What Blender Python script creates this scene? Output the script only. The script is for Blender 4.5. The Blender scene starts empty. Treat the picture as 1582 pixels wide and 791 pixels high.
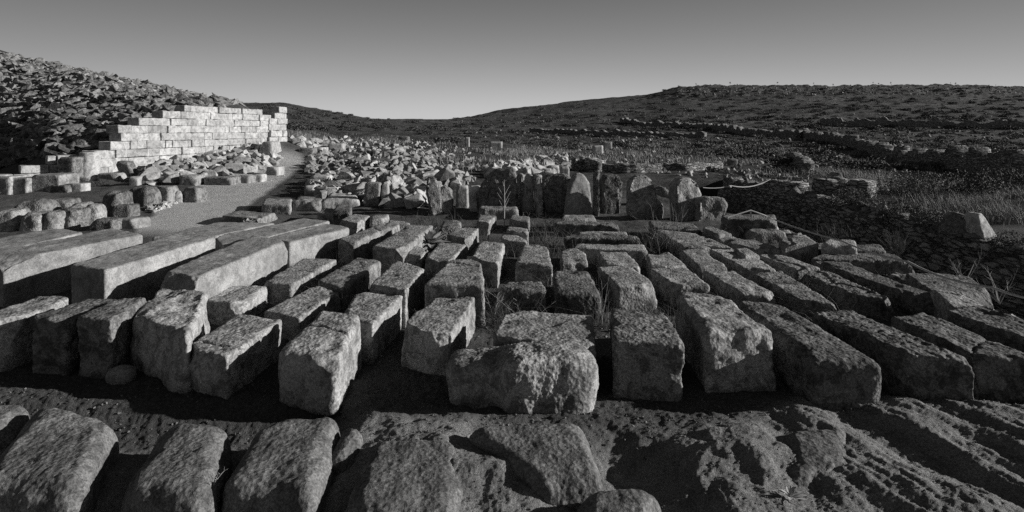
import bpy, bmesh, math, random
import numpy as np
from mathutils import Vector, Matrix, noise as mnoise
random.seed(7); rng = np.random.default_rng(11)
C = bpy.context.scene.collection
R = math.radians
# ------------------------------------------------------------------ camera model
F, CX, HY, CH = 900.0, 791.0, 200.0, 2.0        # focal length in photo px, centre column, horizon row, eye height
def at(px, py, z):                               # photo pixel -> point on the level plane z
    Y = F*(CH-z)/(py-HY)
    return np.array([(px-CX)/F*Y, Y, z])

# ------------------------------------------------------------------ numpy gradient noise
_G = rng.normal(size=(256,3)); _G /= np.linalg.norm(_G,axis=1)[:,None]
_P = rng.permutation(256)
def noise3(p):
    p = np.asarray(p, dtype=np.float64); i = np.floor(p).astype(np.int64); f = p-i
    w = f*f*f*(f*(f*6-15)+10); out = np.zeros(len(p))
    for dx in (0,1):
        for dy in (0,1):
            for dz in (0,1):
                h = _P[(_P[(_P[(i[:,0]+dx)&255]+i[:,1]+dy)&255]+i[:,2]+dz)&255]
                g = _G[h]
                d = g[:,0]*(f[:,0]-dx)+g[:,1]*(f[:,1]-dy)+g[:,2]*(f[:,2]-dz)
                out += d*(w[:,0] if dx else 1-w[:,0])*(w[:,1] if dy else 1-w[:,1])*(w[:,2] if dz else 1-w[:,2])
    return out*1.5
def fbm(p, oct=4, lac=2.1, gain=.5):
    p = np.asarray(p,float); a=1; s=0; q=p.copy()
    for k in range(oct):
        s = s + a*noise3(q+17.3*k); a*=gain; q=q*lac
    return s
def n2(x, y, s, seed=0, oct=4, gain=.5):
    sh = np.shape(x)
    p = np.stack([np.ravel(x)/s, np.ravel(y)/s, np.full(np.size(x), seed*3.7+.5)],1)
    return fbm(p,oct,gain=gain).reshape(sh)
def sst(a,b,x):
    t = np.clip((x-a)/(b-a),0,1); return t*t*(3-2*t)

# ------------------------------------------------------------------ terrain height
# columns: photo column -> list of (distance, photo row) ; z given as ('z', value)
COLS = {
 -700:[(5,'z',0),(10,'z',.1),(14,'z',.6),(20,'z',2),(40,'z',9),(80,'z',14),(200,'z',5),(1500,'z',-5)],
 -250:[(5,'z',0),(11,'z',0),(16,'z',.1),(22,'z',.9),(27,190),(36,120),(52,45),(70,18),(110,60),(400,'z',3),(1500,'z',-5)],
 0:[(5,'z',0),(12,'z',0),(16,'z',.05),(20,284),(23,265),(27,238),(34,190),(42,140),(56,77),(80,100),(400,'z',3),(1500,'z',-5)],
 90:[(5,'z',0),(12,'z',0),(17,'z',.05),(20.3,268),(21.6,238),(26,208),(34,166),(44,120),(52,99),(75,125),(400,'z',3),(1500,'z',-5)],
 150:[(5,'z',0),(12,'z',0),(17,'z',.05),(21.4,259),(22.4,228),(25,206),(32,166),(41,128),(49,113),(70,135),(400,'z',3),(1500,'z',-5)],
 200:[(5,'z',0),(12,'z',0),(17,'z',.05),(20,274),(22.6,254),(23.6,203),(27,182),(36,145),(47,123),(65,140),(400,'z',3),(1500,'z',-5)],
 300:[(5,'z',0),(12,'z',0),(17,'z',.05),(21,275),(26.0,247),(27.0,177),(31,163),(38,150),(46,144),(60,150),(100,172),(170,165),(300,190),(1500,'z',-5)],
 370:[(5,'z',0),(12,'z',0),(17,'z',.05),(24,262),(29.0,233),(30.2,177),(34,167),(41,158),(55,172),(90,182),(140,164),(175,158),(330,190),(1500,'z',-5)],
 437:[(5,'z',0),(12,'z',0),(18,'z',.05),(25,'z',.28),(32.5,218),(35,207),(45,198),(80,188),(130,168),(172,159),(300,190),(1500,'z',-5)],
 520:[(5,'z',0),(12,'z',0),(16,'z',.04),(20,'z',.08),(28,'z',.28),(40,226),(70,210),(130,188),(175,174),(300,190),(1500,'z',-5)],
 600:[(5,'z',0),(13,'z',0),(16,'z',.12),(19,283),(24,255),(32,236),(50,221),(80,208),(130,197),(210,185),(400,198),(1500,'z',-5)],
 690:[(5,'z',0),(13,'z',0),(17,'z',.1),(21,277),(27,257),(36,240),(52,225),(85,209),(130,197),(220,184),(400,198),(1500,'z',-5)],
 770:[(5,'z',0),(14,'z',0),(18,'z',.05),(24,270),(32,251),(50,229),(80,213),(130,199),(200,181),(270,169),(500,190),(1500,'z',-5)],
 880:[(5,'z',0),(14,'z',0),(20,'z',0),(28,261),(40,243),(60,226),(90,212),(130,196),(200,172),(300,157),(500,175),(1500,'z',0)],
 1000:[(5,'z',0),(14,'z',0),(20,'z',0),(28,262),(40,245),(60,228),(90,211),(130,194),(200,166),(290,146),(500,165),(1500,'z',0)],
 1050:[(5,'z',0),(14,'z',0),(20,'z',0),(28,262),(40,246),(60,229),(90,211),(130,192),(200,162),(280,134),(500,165),(1500,'z',0)],
 1130:[(5,'z',0),(14,'z',0),(20,'z',.1),(28,265),(40,247),(60,229),(90,209),(130,190),(200,160),(280,132),(500,165),(1500,'z',0)],
 1300:[(5,'z',0),(10,'z',.05),(17,'z',.2),(25,272),(40,246),(60,226),(90,208),(130,186),(200,157),(280,132),(500,165),(1500,'z',0)],
 1450:[(5,'z',0),(8,'z',.05),(14,'z',.25),(25,275),(40,250),(60,227),(90,206),(130,184),(200,155),(280,131),(500,165),(1500,'z',0)],
 1582:[(5,'z',0),(8,'z',.1),(13,'z',.3),(22,285),(40,250),(60,227),(90,206),(130,184),(200,157),(280,134),(500,165),(1500,'z',0)],
 2000:[(5,'z',0),(8,'z',.1),(13,'z',.3),(22,'z',.3),(40,'z',.3),(60,'z',.5),(90,'z',1.5),(130,'z',4),(200,'z',12),(280,'z',22),(500,'z',12),(1500,'z',0)],
 3600:[(5,'z',0),(13,'z',.2),(60,'z',.5),(200,'z',8),(280,'z',14),(1500,'z',0)],
}
_LY = np.linspace(math.log(.5), math.log(1500), 700)
_cu = np.array(sorted(COLS)); _CU = (_cu-CX)/F
_T = []
for c in _cu:
    ys, zs = [], []
    for t in COLS[c]:
        ys.append(math.log(t[0])); zs.append(t[2] if t[1]=='z' else CH-(t[1]-HY)*t[0]/F)
    _T.append(np.interp(_LY, ys, zs))
_T = np.array(_T)
def wall_x(Y): return -15.5+2.5*(Y-20.5)/12.5
def base_h(X, Y):
    X = np.asarray(X,float); Y = np.asarray(Y,float)
    Yc = np.clip(Y,.5,1500); u = np.clip(X/Yc, _CU[0], _CU[-1]-1e-6)
    k = np.clip(np.searchsorted(_CU,u)-1,0,len(_CU)-2)
    t = (u-_CU[k])/(_CU[k+1]-_CU[k])
    l = (np.log(Yc)-_LY[0])/(_LY[1]-_LY[0]); j = np.clip(l.astype(int),0,len(_LY)-2); g = l-j
    z = (_T[k,j]*(1-g)+_T[k,j+1]*g)*(1-t)+(_T[k+1,j]*(1-g)+_T[k+1,j+1]*g)*t
    wx = wall_x(Y); zf = .30+np.clip((Y-20.5)/12.5,-.3,1.1)*1.1
    m = sst(-.15,.1,X-wx)*(1-sst(2.,4.5,X-wx))*sst(17,19,Y)*(1-sst(33.5,35,Y))
    z = z*(1-m)+np.minimum(z,zf)*m
    m = (1-sst(-.35,-.1,X-wx))*sst(-3,-.6,X-wx)*sst(21.5,23,Y)*(1-sst(31.5,33,Y))
    z = z*(1-m)+np.maximum(z,np.clip(1.0+(Y-21.5)*.36,0,2.85))*m
    # sunken lane right of the block field
    m = sst(5.15,5.6,X)*(1-sst(7.9,8.15,X+.12*np.sin(Y*.9)))*sst(3.6,5.6,Y)*(1-sst(21,22.5,Y))
    z = z*(1-m)+(-1.35)*m
    return z
def rock_mask(X,Y):   # bare bedrock in the foreground
    return (1-sst(3.75,4.15,Y+.12*np.sin(X*2.1)+.25*sst(1.5,2.3,X)*-1))
def path_mask(X,Y):
    u = X/np.maximum(Y,.5); px = u*F+CX; py = HY+F*(CH-0.05)/np.maximum(Y,.5)
    left = np.interp(py,[255,265,300,340,352,370],[425,392,270,215,205,195])
    right= np.interp(py,[255,265,280,310,340,352],[468,478,450,400,370,300])
    w = 14
    return sst(0,w,px-left)*sst(0,w,right-px)*sst(10.5,12,Y)*(1-sst(27,31,Y))
def terrain_h(X, Y):
    X = np.asarray(X,float); Y = np.asarray(Y,float)
    z = base_h(X,Y)
    pm = path_mask(X,Y); rk = rock_mask(X,Y)
    far = sst(14,60,Y)
    # soil unevenness
    z = z + (.02+.03*sst(9,14,Y))*n2(X,Y,.8,1)*(1-pm*.9) + far*.10*n2(X,Y,3,2)*(1-pm)
    z = z + sst(60,150,Y)*(.45*n2(X,Y,16,3)+.22*n2(X,Y,4.2,8))+sst(200,230,Y)*sst(.25,.3,X/np.maximum(Y,1))*.9*n2(X,Y,5.,14)
    # bedrock bumps
    a, b = .93*X+.36*Y, -.36*X+.93*Y
    lump = n2(X,Y,.75,4,3); rid = 1-np.abs(n2(a*1.0,b*.16,.42,5,2))*2.4
    right = sst(1.35,2.0,X)
    z = z + rk*((.10*lump+.022*n2(X,Y,.26,6,3))*(1-right) + right*(.030*rid+.05*n2(a,b*.35,.34,7,4,.55)+.0))
    z = z + rk*(.0055*n2(X,Y,.07,9,4,.75)+.003*n2(X,Y,.022,12,2,.7))
    z = z - (1-sst(3.95,4.35,Y))*.17*(1-sst(-1.35,-.95,X))
    z = z + rk*.13*np.exp(-((X-1.35)**2/.10+(Y-3.72)**2/.10))
    z = z + rk*(.045*np.clip(X-1.2,0,9)-.16*np.exp(-((X-.72)**2/.09+(Y-3.45)**2/.12)))
    z = z + (1-rk)*(1-pm)*(1-sst(6,12,Y))*.012*n2(X,Y,.07,10,4,.65)
    z = z + rk*(-.10*sst(3.4,2.2,Y))
    return z
# ------------------------------------------------------------------ terrain grid
us=np.concatenate([np.linspace(-3.1,-1.05,90)[:-1],np.linspace(-1.05,1.05,800),np.linspace(1.05,3.1,90)[1:]])
lys=np.concatenate([np.linspace(math.log(1.2),math.log(2.4),40)[:-1],np.linspace(math.log(2.4),math.log(5.2),300)[:-1],np.linspace(math.log(5.2),math.log(24),260)[:-1],np.linspace(math.log(24),math.log(340),270)[:-1],np.linspace(math.log(340),math.log(1480),40)])
UU,LL=np.meshgrid(us,lys); YY=np.exp(LL); XX=UU*YY
ZZ=terrain_h(XX,YY); ZB=base_h(XX,YY)

def grid_h(x,y):
    y=max(y,1.21); u=min(max(x/y,us[0]+1e-6),us[-1]-1e-6); g=math.log(min(y,1400))
    i=min(max(int(np.searchsorted(lys,g))-1,0),len(lys)-2); j=min(max(int(np.searchsorted(us,u))-1,0),len(us)-2)
    a=(g-lys[i])/(lys[i+1]-lys[i]); b=(u-us[j])/(us[j+1]-us[j])
    return float((ZZ[i,j]*(1-b)+ZZ[i,j+1]*b)*(1-a)+(ZZ[i+1,j]*(1-b)+ZZ[i+1,j+1]*b)*a)
def ground(px, py):
    """first point of the terrain seen at a photo pixel"""
    u=(px-CX)/F; j=min(max(int(np.searchsorted(us,u))-1,0),len(us)-2); b=(u-us[j])/(us[j+1]-us[j])
    Yc=YY[:,0]; z=ZB[:,j]*(1-b)+ZB[:,j+1]*b; hit=np.nonzero((CH-(py-HY)*Yc/F<=z)&(Yc>2))[0]
    if len(hit) and hit[0]>0:
        i=hit[0]; d1=z[i]-(CH-(py-HY)*Yc[i]/F); d0=(CH-(py-HY)*Yc[i-1]/F)-z[i-1]; t=d0/max(d0+d1,1e-9); Y=Yc[i-1]+(Yc[i]-Yc[i-1])*min(max(t,0),1)
    else: Y=250.
    return np.array([u*Y, Y, grid_h(u*Y,Y)])
def gz(x,y): return grid_h(x,y)

# ------------------------------------------------------------------ materials (monochrome place: film black and white)
def new_mat(name):
    m = bpy.data.materials.new(name); m.use_nodes = True
    nt = m.node_tree; nt.nodes.clear(); return m, nt
class NT:
    def __init__(s, nt): s.nt=nt; s.L=nt.links
    def n(s, t, **k):
        x = s.nt.nodes.new(t)
        for a,b in k.items():
            if a.startswith('i_'):
                key=a[2:].replace('_',' '); x.inputs[key].default_value=b
            else: setattr(x,a,b)
        return x
    def l(s,a,b): s.L.new(a,b)
    def noise(s, vec, scale, detail=5, rough=.6, dist=0):
        x = s.n('ShaderNodeTexNoise', i_Scale=scale, i_Detail=detail, i_Roughness=rough, i_Distortion=dist); s.l(vec,x.inputs['Vector']); return x.outputs['Fac']
    def ramp(s, fac, pts):
        x = s.n('ShaderNodeValToRGB'); cr=x.color_ramp
        while len(cr.elements)>len(pts): cr.elements.remove(cr.elements[-1])
        while len(cr.elements)<len(pts): cr.elements.new(.5)
        for e,(p,v) in zip(cr.elements,pts):
            e.position=p; e.color=(v,v,v,1)
        s.l(fac,x.inputs['Fac']); return x.outputs['Color']
    def math(s, op, a, b=None, clamp=False):
        x = s.n('ShaderNodeMath', operation=op); x.use_clamp=clamp
        for i,v in enumerate((a,b)):
            if v is None: continue
            if isinstance(v,(int,float)): x.inputs[i].default_value=v
            else: s.l(v,x.inputs[i])
        return x.outputs[0]
    def mix(s, fac, a, b):
        x = s.n('ShaderNodeMix', data_type='FLOAT')
        for k,v in (('Factor',fac),('A',a),('B',b)):
            if isinstance(v,(int,float)): x.inputs[k].default_value=v
            else: s.l(v,x.inputs[k])
        return x.outputs[0]
    def finish(s, val, height, bump=.6, dist=.01, rough=.92, spec=.25):
        c = s.n('ShaderNodeCombineColor')
        for k in range(3): s.l(val,c.inputs[k])
        b = s.n('ShaderNodeBsdfPrincipled', i_Roughness=rough); b.inputs['Specular IOR Level'].default_value=spec
        s.l(c.outputs[0],b.inputs['Base Color'])
        if height is not None:
            bp = s.n('ShaderNodeBump', i_Strength=bump, i_Distance=dist); s.l(height,bp.inputs['Height']); s.l(bp.outputs[0],b.inputs['Normal'])
        o = s.n('ShaderNodeOutputMaterial'); s.l(b.outputs[0],o.inputs[0])
def stone_mat(name, base=.3, var=.35, speck=.35, lichen=.3, sc=1., bump=.7, dist=.012, pits=.5, rnd=.2, tone=None):
    m, nt = new_mat(name); N = NT(nt)
    tc = N.n('ShaderNodeTexCoord'); oi = N.n('ShaderNodeObjectInfo')
    ad = N.n('ShaderNodeVectorMath', operation='ADD'); N.l(tc.outputs['Object'],ad.inputs[0])
    mu = N.math('MULTIPLY', oi.outputs['Random'], 37.); cb = N.n('ShaderNodeCombineXYZ'); N.l(mu,cb.inputs[0]); N.l(mu,cb.inputs[2]); N.l(cb.outputs[0],ad.inputs[1])
    v = ad.outputs[0]
    big = N.ramp(N.noise(v,2.2*sc,5,.6,.4),[(.3,1-var),(.7,1+var)])
    fine = N.ramp(N.noise(v,70*sc,4,.75),[(.36,1-speck),(.62,1+speck)])
    li = N.noise(v,9*sc,7,.72,.6)
    lic = N.ramp(li,[(.44,1-lichen),(.52,1.),(.62,1.),(.72,1+lichen*.7)])
    x = N.math('MULTIPLY', big, fine); x = N.math('MULTIPLY', x, lic)
    l2 = N.ramp(N.noise(v,3.2*sc,9,.78,1.2),[(.42,1-lichen*.75),(.50,1.),(.58,1.),(.66,1+lichen*.55)]); x = N.math('MULTIPLY', x, l2)
    r = N.math('ADD', N.math('MULTIPLY', oi.outputs['Random'], 2*rnd), 1-rnd)
    x = N.math('MULTIPLY', x, r); x = N.math('MULTIPLY', x, base, True)
    if tone: x = N.math('MULTIPLY', x, N.n('ShaderNodeAttribute', attribute_name=tone).outputs['Fac'])
    x = N.math('MINIMUM', x, .85)
    vo = N.n('ShaderNodeTexVoronoi', i_Scale=34*sc); N.l(v,vo.inputs['Vector'])
    h = N.math('ADD', N.math('MULTIPLY', N.noise(v,26*sc,8,.7),1.), N.math('MULTIPLY', vo.outputs['Distance'], pits))
    h = N.math('ADD', h, N.math('MULTIPLY', N.noise(v,7*sc,6,.6),1.2))
    N.finish(x, h, bump, dist)
    return m
M = {}
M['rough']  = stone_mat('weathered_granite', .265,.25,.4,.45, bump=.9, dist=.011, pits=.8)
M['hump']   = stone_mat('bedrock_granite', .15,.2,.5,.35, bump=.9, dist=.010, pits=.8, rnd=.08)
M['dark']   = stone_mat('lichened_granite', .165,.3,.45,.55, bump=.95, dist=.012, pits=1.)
M['smooth'] = stone_mat('dressed_granite', .245,.3,.35,.25, bump=.8, dist=.008, pits=.4, rnd=.08)
M['marble'] = stone_mat('white_marble', .38,.2,.12,.3, sc=.6, bump=.7, dist=.02, pits=.2, rnd=.15)
M['ashlar'] = stone_mat('marble_ashlar', .41,.2,.12,.35, sc=.6, bump=.7, dist=.02, pits=.2, rnd=.05, tone='tone')
M['pale']   = stone_mat('pale_rubble', .33,.25,.18,.35, sc=.6, bump=.6, dist=.02, pits=.3, rnd=.5)
M['hill']   = stone_mat('hillside_schist', .145,.35,.25,.5, sc=.35, bump=.8, dist=.05, pits=.4, rnd=.6)
M['field']  = stone_mat('field_stone', .24,.3,.2,.4, sc=.35, bump=.8, dist=.04, pits=.4, rnd=.5)
def masonry_mat(name, base, sx=2.2, sz=7.):
    m, nt = new_mat(name); N = NT(nt)
    tc = N.n('ShaderNodeTexCoord'); mp = N.n('ShaderNodeMapping'); mp.inputs['Scale'].default_value=(sx,sx,sz); N.l(tc.outputs['Object'],mp.inputs['Vector'])
    wn = N.n('ShaderNodeTexNoise', i_Scale=1.3, i_Detail=3); N.l(mp.outputs[0],wn.inputs['Vector'])
    mx = N.n('ShaderNodeVectorMath', operation='ADD'); N.l(mp.outputs[0],mx.inputs[0]); N.l(wn.outputs['Color'],mx.inputs[1])
    vo = N.n('ShaderNodeTexVoronoi', i_Scale=1., feature='DISTANCE_TO_EDGE'); N.l(mx.outputs[0],vo.inputs['Vector'])
    vc = N.n('ShaderNodeTexVoronoi', i_Scale=1.); N.l(mx.outputs[0],vc.inputs['Vector'])
    sp = N.n('ShaderNodeSeparateColor'); N.l(vc.outputs['Color'],sp.inputs[0])
    joint = N.ramp(vo.outputs['Distance'],[(.0,.25),(.09,1.)])
    x = N.math('MULTIPLY', N.math('ADD', N.math('MULTIPLY', sp.outputs[0],.9),.55), joint)
    x = N.math('MULTIPLY', x, N.ramp(N.noise(tc.outputs['Object'],9,6,.7),[(.3,.6),(.7,1.4)]))
    x = N.math('MULTIPLY', x, base)
    h = N.math('ADD', N.ramp(vo.outputs['Distance'],[(.0,0.),(.16,1.)]), N.math('MULTIPLY', sp.outputs[1], .8))
    h = N.math('ADD', h, N.math('MULTIPLY', N.noise(tc.outputs['Object'],22,6,.7),.5))
    N.finish(x, h, 1., .07)
    return m
M['drystone'] = masonry_mat('drystone_masonry', .26, 3.4, 12.)
def plain(name, v, rough=.9, var=.3, sc=30, bump=.3, sub=0):
    m, nt = new_mat(name); N = NT(nt); tc = N.n('ShaderNodeTexCoord')
    n = N.noise(tc.outputs['Object'],sc,4,.6)
    x = N.math('MULTIPLY', N.ramp(n,[(.3,1-var),(.7,1+var)]), v)
    N.finish(x, n, bump, .005, rough); return m
M['rope'] = plain('pale_rope', .36, .8, .25, 90)
M['grass'] = plain('dry_grass', .21, .7, .4, 3, 0)
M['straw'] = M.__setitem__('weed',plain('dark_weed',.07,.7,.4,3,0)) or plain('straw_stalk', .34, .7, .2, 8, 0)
M['scrub'] = plain('thorny_scrub', .07, .8, .5, 2, 0)
M['scrubdry'] = plain('dry_scrub', .14, .8, .4, 2, 0)
M['leaf'] = plain('pale_leaf', .34, .45, .2, 20, .1)
# ground
def ground_mat():
    m, nt = new_mat('ground_soil'); N = NT(nt)
    tc = N.n('ShaderNodeTexCoord'); v = tc.outputs['Object']
    at_ = N.n('ShaderNodeAttribute', attribute_name='cover'); sp = N.n('ShaderNodeSeparateColor'); N.l(at_.outputs['Color'],sp.inputs[0])
    path, rock, veg = sp.outputs[0], sp.outputs[1], sp.outputs[2]
    soil = N.math('MULTIPLY', N.ramp(N.noise(v,1.1,7,.7,.3),[(.3,.05),(.55,.08),(.75,.13)]), N.ramp(N.noise(v,45,4,.8),[(.35,.6),(.65,1.4)]))
    pth = N.math('MULTIPLY', N.ramp(N.noise(v,2.,5,.6),[(.3,.35),(.7,.43)]), N.ramp(N.noise(v,38,4,.8),[(.35,.7),(.65,1.3)]))
    rk = N.math('MULTIPLY', N.ramp(N.noise(v,5.,7,.7,.4),[(.35,.15),(.6,.23),(.75,.30)]), N.ramp(N.noise(v,85,5,.8),[(.38,.55),(.62,1.45)]))
    # hill: dark scrub patches, dry grass, pale stones at several sizes
    g1 = N.noise(v,.055,9,.72,.5); g2 = N.noise(v,.35,8,.75,.3); g3 = N.noise(v,1.6,6,.8)
    gg = N.math('ADD', N.math('MULTIPLY',g1,.4), N.math('ADD', N.math('MULTIPLY',g2,.35), N.math('MULTIPLY',g3,.25)))
    hill = N.ramp(gg,[(.40,.02),(.49,.05),(.56,.10),(.63,.17)])
    st = N.ramp(N.noise(v,1.3,3,.8),[(.66,0.),(.72,1.)])
    hill = N.mix(st, hill, .2)
    x = N.mix(veg, soil, hill); x = N.mix(path, x, pth); x = N.mix(rock, x, rk)
    h1 = N.math('ADD', N.noise(v,30,8,.75), N.math('MULTIPLY', N.noise(v,110,4,.7),.25))
    hb = N.math('MULTIPLY', N.noise(v,.9,8,.8), N.math('MULTIPLY', veg, 22.))
    h = N.math('ADD', h1, hb)
    N.finish(x, h, 1., .026, .95, .15)
    return m
M['ground'] = ground_mat()

# ------------------------------------------------------------------ object helpers
def set_props(o, label=None, cat=None, group=None, kind=None):
    if label: o['label']=label
    if cat: o['category']=cat
    if group: o['group']=group
    if kind or label: o['kind']=kind or 'thing'
    return o
def mesh_np(name, V, Fc, smooth=True):
    me = bpy.data.meshes.new(name)
    V = np.asarray(V,np.float32); Fc = np.asarray(Fc,np.int32); k = Fc.shape[1]
    me.vertices.add(len(V)); me.vertices.foreach_set('co', V.ravel())
    me.loops.add(Fc.size); me.loops.foreach_set('vertex_index', Fc.ravel())
    me.polygons.add(len(Fc)); me.polygons.foreach_set('loop_start', np.arange(0,Fc.size,k,dtype=np.int32))
    me.polygons.foreach_set('loop_total', np.full(len(Fc),k,np.int32))
    me.polygons.foreach_set('use_smooth', np.full(len(Fc),smooth))
    me.update(); me.validate(); return me
def link(name, me, mat, loc=(0,0,0), parent=None, rz=0):
    o = bpy.data.objects.new(name, me); C.objects.link(o); o.location = loc; o.rotation_euler=(0,0,rz)
    if mat and not me.materials: me.materials.append(mat)
    if parent: o.parent = parent
    return o
# cube surface with shared vertices
_cube = {}
def cube_surf(nx,ny,nz):
    key=(nx,ny,nz)
    if key in _cube: return _cube[key]
    idx={}; V=[]; Q=[]
    def vid(i,j,k):
        t=(i,j,k)
        if t not in idx: idx[t]=len(V); V.append((2*i/nx-1,2*j/ny-1,2*k/nz-1))
        return idx[t]
    for k in (0,nz):
        for i in range(nx):
            for j in range(ny):
                q=[vid(i,j,k),vid(i+1,j,k),vid(i+1,j+1,k),vid(i,j+1,k)]; Q.append(q if k else q[::-1])
    for j in (0,ny):
        for i in range(nx):
            for k in range(nz):
                q=[vid(i,j,k),vid(i+1,j,k),vid(i+1,j,k+1),vid(i,j,k+1)]; Q.append(q[::-1] if j else q)
    for i in (0,nx):
        for j in range(ny):
            for k in range(nz):
                q=[vid(i,j,k),vid(i,j+1,k),vid(i,j+1,k+1),vid(i,j,k+1)]; Q.append(q if i else q[::-1])
    _cube[key]=(np.array(V),np.array(Q)); return _cube[key]
FIN = {  # rounding, low noise, mid noise, fine noise (m), material
 'smooth':(.040,.011,.006,.0022,'smooth'),
 'rough': (.031,.013,.0065,.0038,'rough'),
 'dark':  (.033,.014,.0075,.0042,'dark'),
 'pitted':(.030,.010,.0080,.0060,'dark'),
 'boulder':(.10,.040,.010,.0040,'rough'),
 'dboulder':(.12,.060,.012,.0050,'dark'),
 'hump': (.050,.022,.0045,.0040,'hump'),
 'pale':  (.030,.025,.012,.0030,'pale'),
 'marble':(.020,.010,.006,.0020,'marble'),
}
_sd=[0]
def stone_mesh(name, c8, fin, spacing, rscale=1.):
    """rounded, weathered stone inside the 8 corners: bottom BL,BR,FR,FL then top BL,BR,FR,FL"""
    _sd[0]+=1; sd=_sd[0]
    c8 = np.array(c8,float)
    w = (np.linalg.norm(c8[5]-c8[4])+np.linalg.norm(c8[6]-c8[7]))/2
    d = (np.linalg.norm(c8[7]-c8[4])+np.linalg.norm(c8[6]-c8[5]))/2
    h = np.mean([np.linalg.norm(c8[i+4]-c8[i]) for i in range(4)])
    nn = [int(np.clip(s/spacing,5,150)) for s in (w,d,h)]
    V,Q = cube_surf(*nn)
    rr,a1,a2,a3,mt = FIN[fin]; half=np.array([w,d,h])/2
    r = min(rr*rscale, half.min()*.9)
    p = V*half
    rv = r*(1+.5*fbm(p*1.7+sd*5.1,2)[:,None]); rv=np.clip(rv,.3*r,half.min()*.95)
    inner = np.clip(p,-(half-rv),(half-rv)); dd = p-inner; L = np.linalg.norm(dd,axis=1)[:,None]
    nrm = dd/np.maximum(L,1e-9); q = inner+nrm*rv
    fac = np.where(L>1e-9,1,0); 
    s = q/half                                    # back to unit cube, then trilinear to the hexahedron
    u,v,t = (s[:,0]+1)/2,(1-s[:,1])/2,(s[:,2]+1)/2     # v: 0 back .. 1 front
    def bil(c): return ((1-u)*(1-v))[:,None]*c[0]+(u*(1-v))[:,None]*c[1]+(u*v)[:,None]*c[2]+((1-u)*v)[:,None]*c[3]
    P = bil(c8[:4])*(1-t)[:,None]+bil(c8[4:])*t[:,None]
    ctr = c8.mean(0)
    ex = c8[5]-c8[4]; ex/=np.linalg.norm(ex); ez=np.array([0,0,1.]); ey=np.cross(ez,ex)
    nw = nrm[:,0:1]*ex+nrm[:,1:2]*ey+nrm[:,2:3]*ez
    off = sd*7.77
    sm = min(1., (w*d*h)**(1/3)/.45)
    disp = a1*sm*fbm(P*2.3+off,3)+a2*sm*fbm(P*9+off,3)+a3*fbm(P*30+off,3,gain=.6)
    if fin=='pitted': disp -= .022*np.clip(fbm(P*19+off,2)-.05,0,1)
    if 'boulder' in fin: disp -= .028*sm*np.clip(noise3(P*3.1+off),0,1)
    if fin in('rough','dark'): disp -= .045*np.clip(noise3(P*4.3+off)-.3,0,1)*sm; disp -= .006*np.clip(fbm(P*24+off,2),0,1)
    rn = random.Random(sd*13+1)
    if fin in ('rough','dark','pitted','boulder','dboulder') and rn.random()<.35 and w*d>.12:      # a crack across the stone
        pn = ex*rn.uniform(-.5,.5)+ey*rn.choice([-1,1])*rn.uniform(.5,1)+ez*rn.uniform(-.3,.3); pn/=np.linalg.norm(pn)
        dd_ = np.abs((P-ctr)@pn-rn.uniform(-.25,.25)*d+.05*fbm(P*3+off,3))
        disp -= .028*np.exp(-(dd_/.009)**2)
    P = P+nw*disp[:,None]
    if fin!='smooth' or rn.random()<.6:                                                              # broken corners and edges
        for q_ in range(rn.choice([1,2,2,3])):
            a_ = rn.choice([4,5,6,6,7,7]); cn = c8[a_]
            pn = (cn-ctr)/np.array([w,d,h])*2; pn = pn*np.array([rn.uniform(.3,1.2),rn.uniform(.3,1.2),rn.uniform(.4,1.3)]); pn/=np.linalg.norm(pn)
            dep_ = rn.uniform(.035,.10)*min(1.2,sm*1.2)
            ex_ = (P-cn)@pn+dep_+.018*fbm(P*8+off+q_,3)
            P = P-np.maximum(ex_,0)[:,None]*pn
    return P, Q, FIN[fin][4]
def add_stone(name, c8, fin, label, cat, group, spacing=None, rscale=1.):
    c8 = np.array(c8,float)
    base = np.array([c8[:,0].mean(), c8[:,1].mean(), c8[:4,2].mean()])
    dist = max(2.5, base[1]-.5)
    if spacing is None: spacing = max(.011, dist*.0030)
    P,Q,mt = stone_mesh(name, c8, fin, spacing, rscale)
    me = mesh_np(name, P-base, Q)
    o = link(name, me, M[mt], base); return set_props(o,label,cat,group)
GB='granite blocks laid out in rows'
def block(quad, yb, fin, label, name='stone_block', cat='stone block', group=GB, rscale=1., taper=.0, tilt=None, zb=-.06, grow=.022):
    q = np.array(quad,float).reshape(4,2)          # BL BR FR FL in photo px
    yf = (q[2,1]+q[3,1])/2
    zt = yb if yb<3 else CH*(1-(yf-HY)/(yb-HY))
    zt = max(.10 if yb<.2 else .24, min(.62, zt))
    top = [at(x,y,zt) for x,y in q]
    if tilt:                                       # lower/raise the front edge at the same sight line
        for i,dz in zip((0,1,2,3),tilt): top[i]=at(q[i,0],q[i,1],zt+dz)
    cx_=(top[1]+top[2]-top[0]-top[3])[:2]; cx_/=np.linalg.norm(cx_); cy_=np.array([-cx_[1],cx_[0]])
    for i,(gx,gy) in enumerate(((-1,1),(1,1),(1,-1),(-1,-1))): top[i][:2]+=cx_*gx*grow+cy_*gy*grow*.6
    ctr = np.mean(top,0)
    bot=[]
    for t in top:
        b = t.copy(); b[:2] = ctr[:2]+(t[:2]-ctr[:2])*(1-taper); b[2] = zb; bot.append(b)
    return add_stone(name, bot+top, fin, label, cat, group, rscale=rscale)

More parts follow.
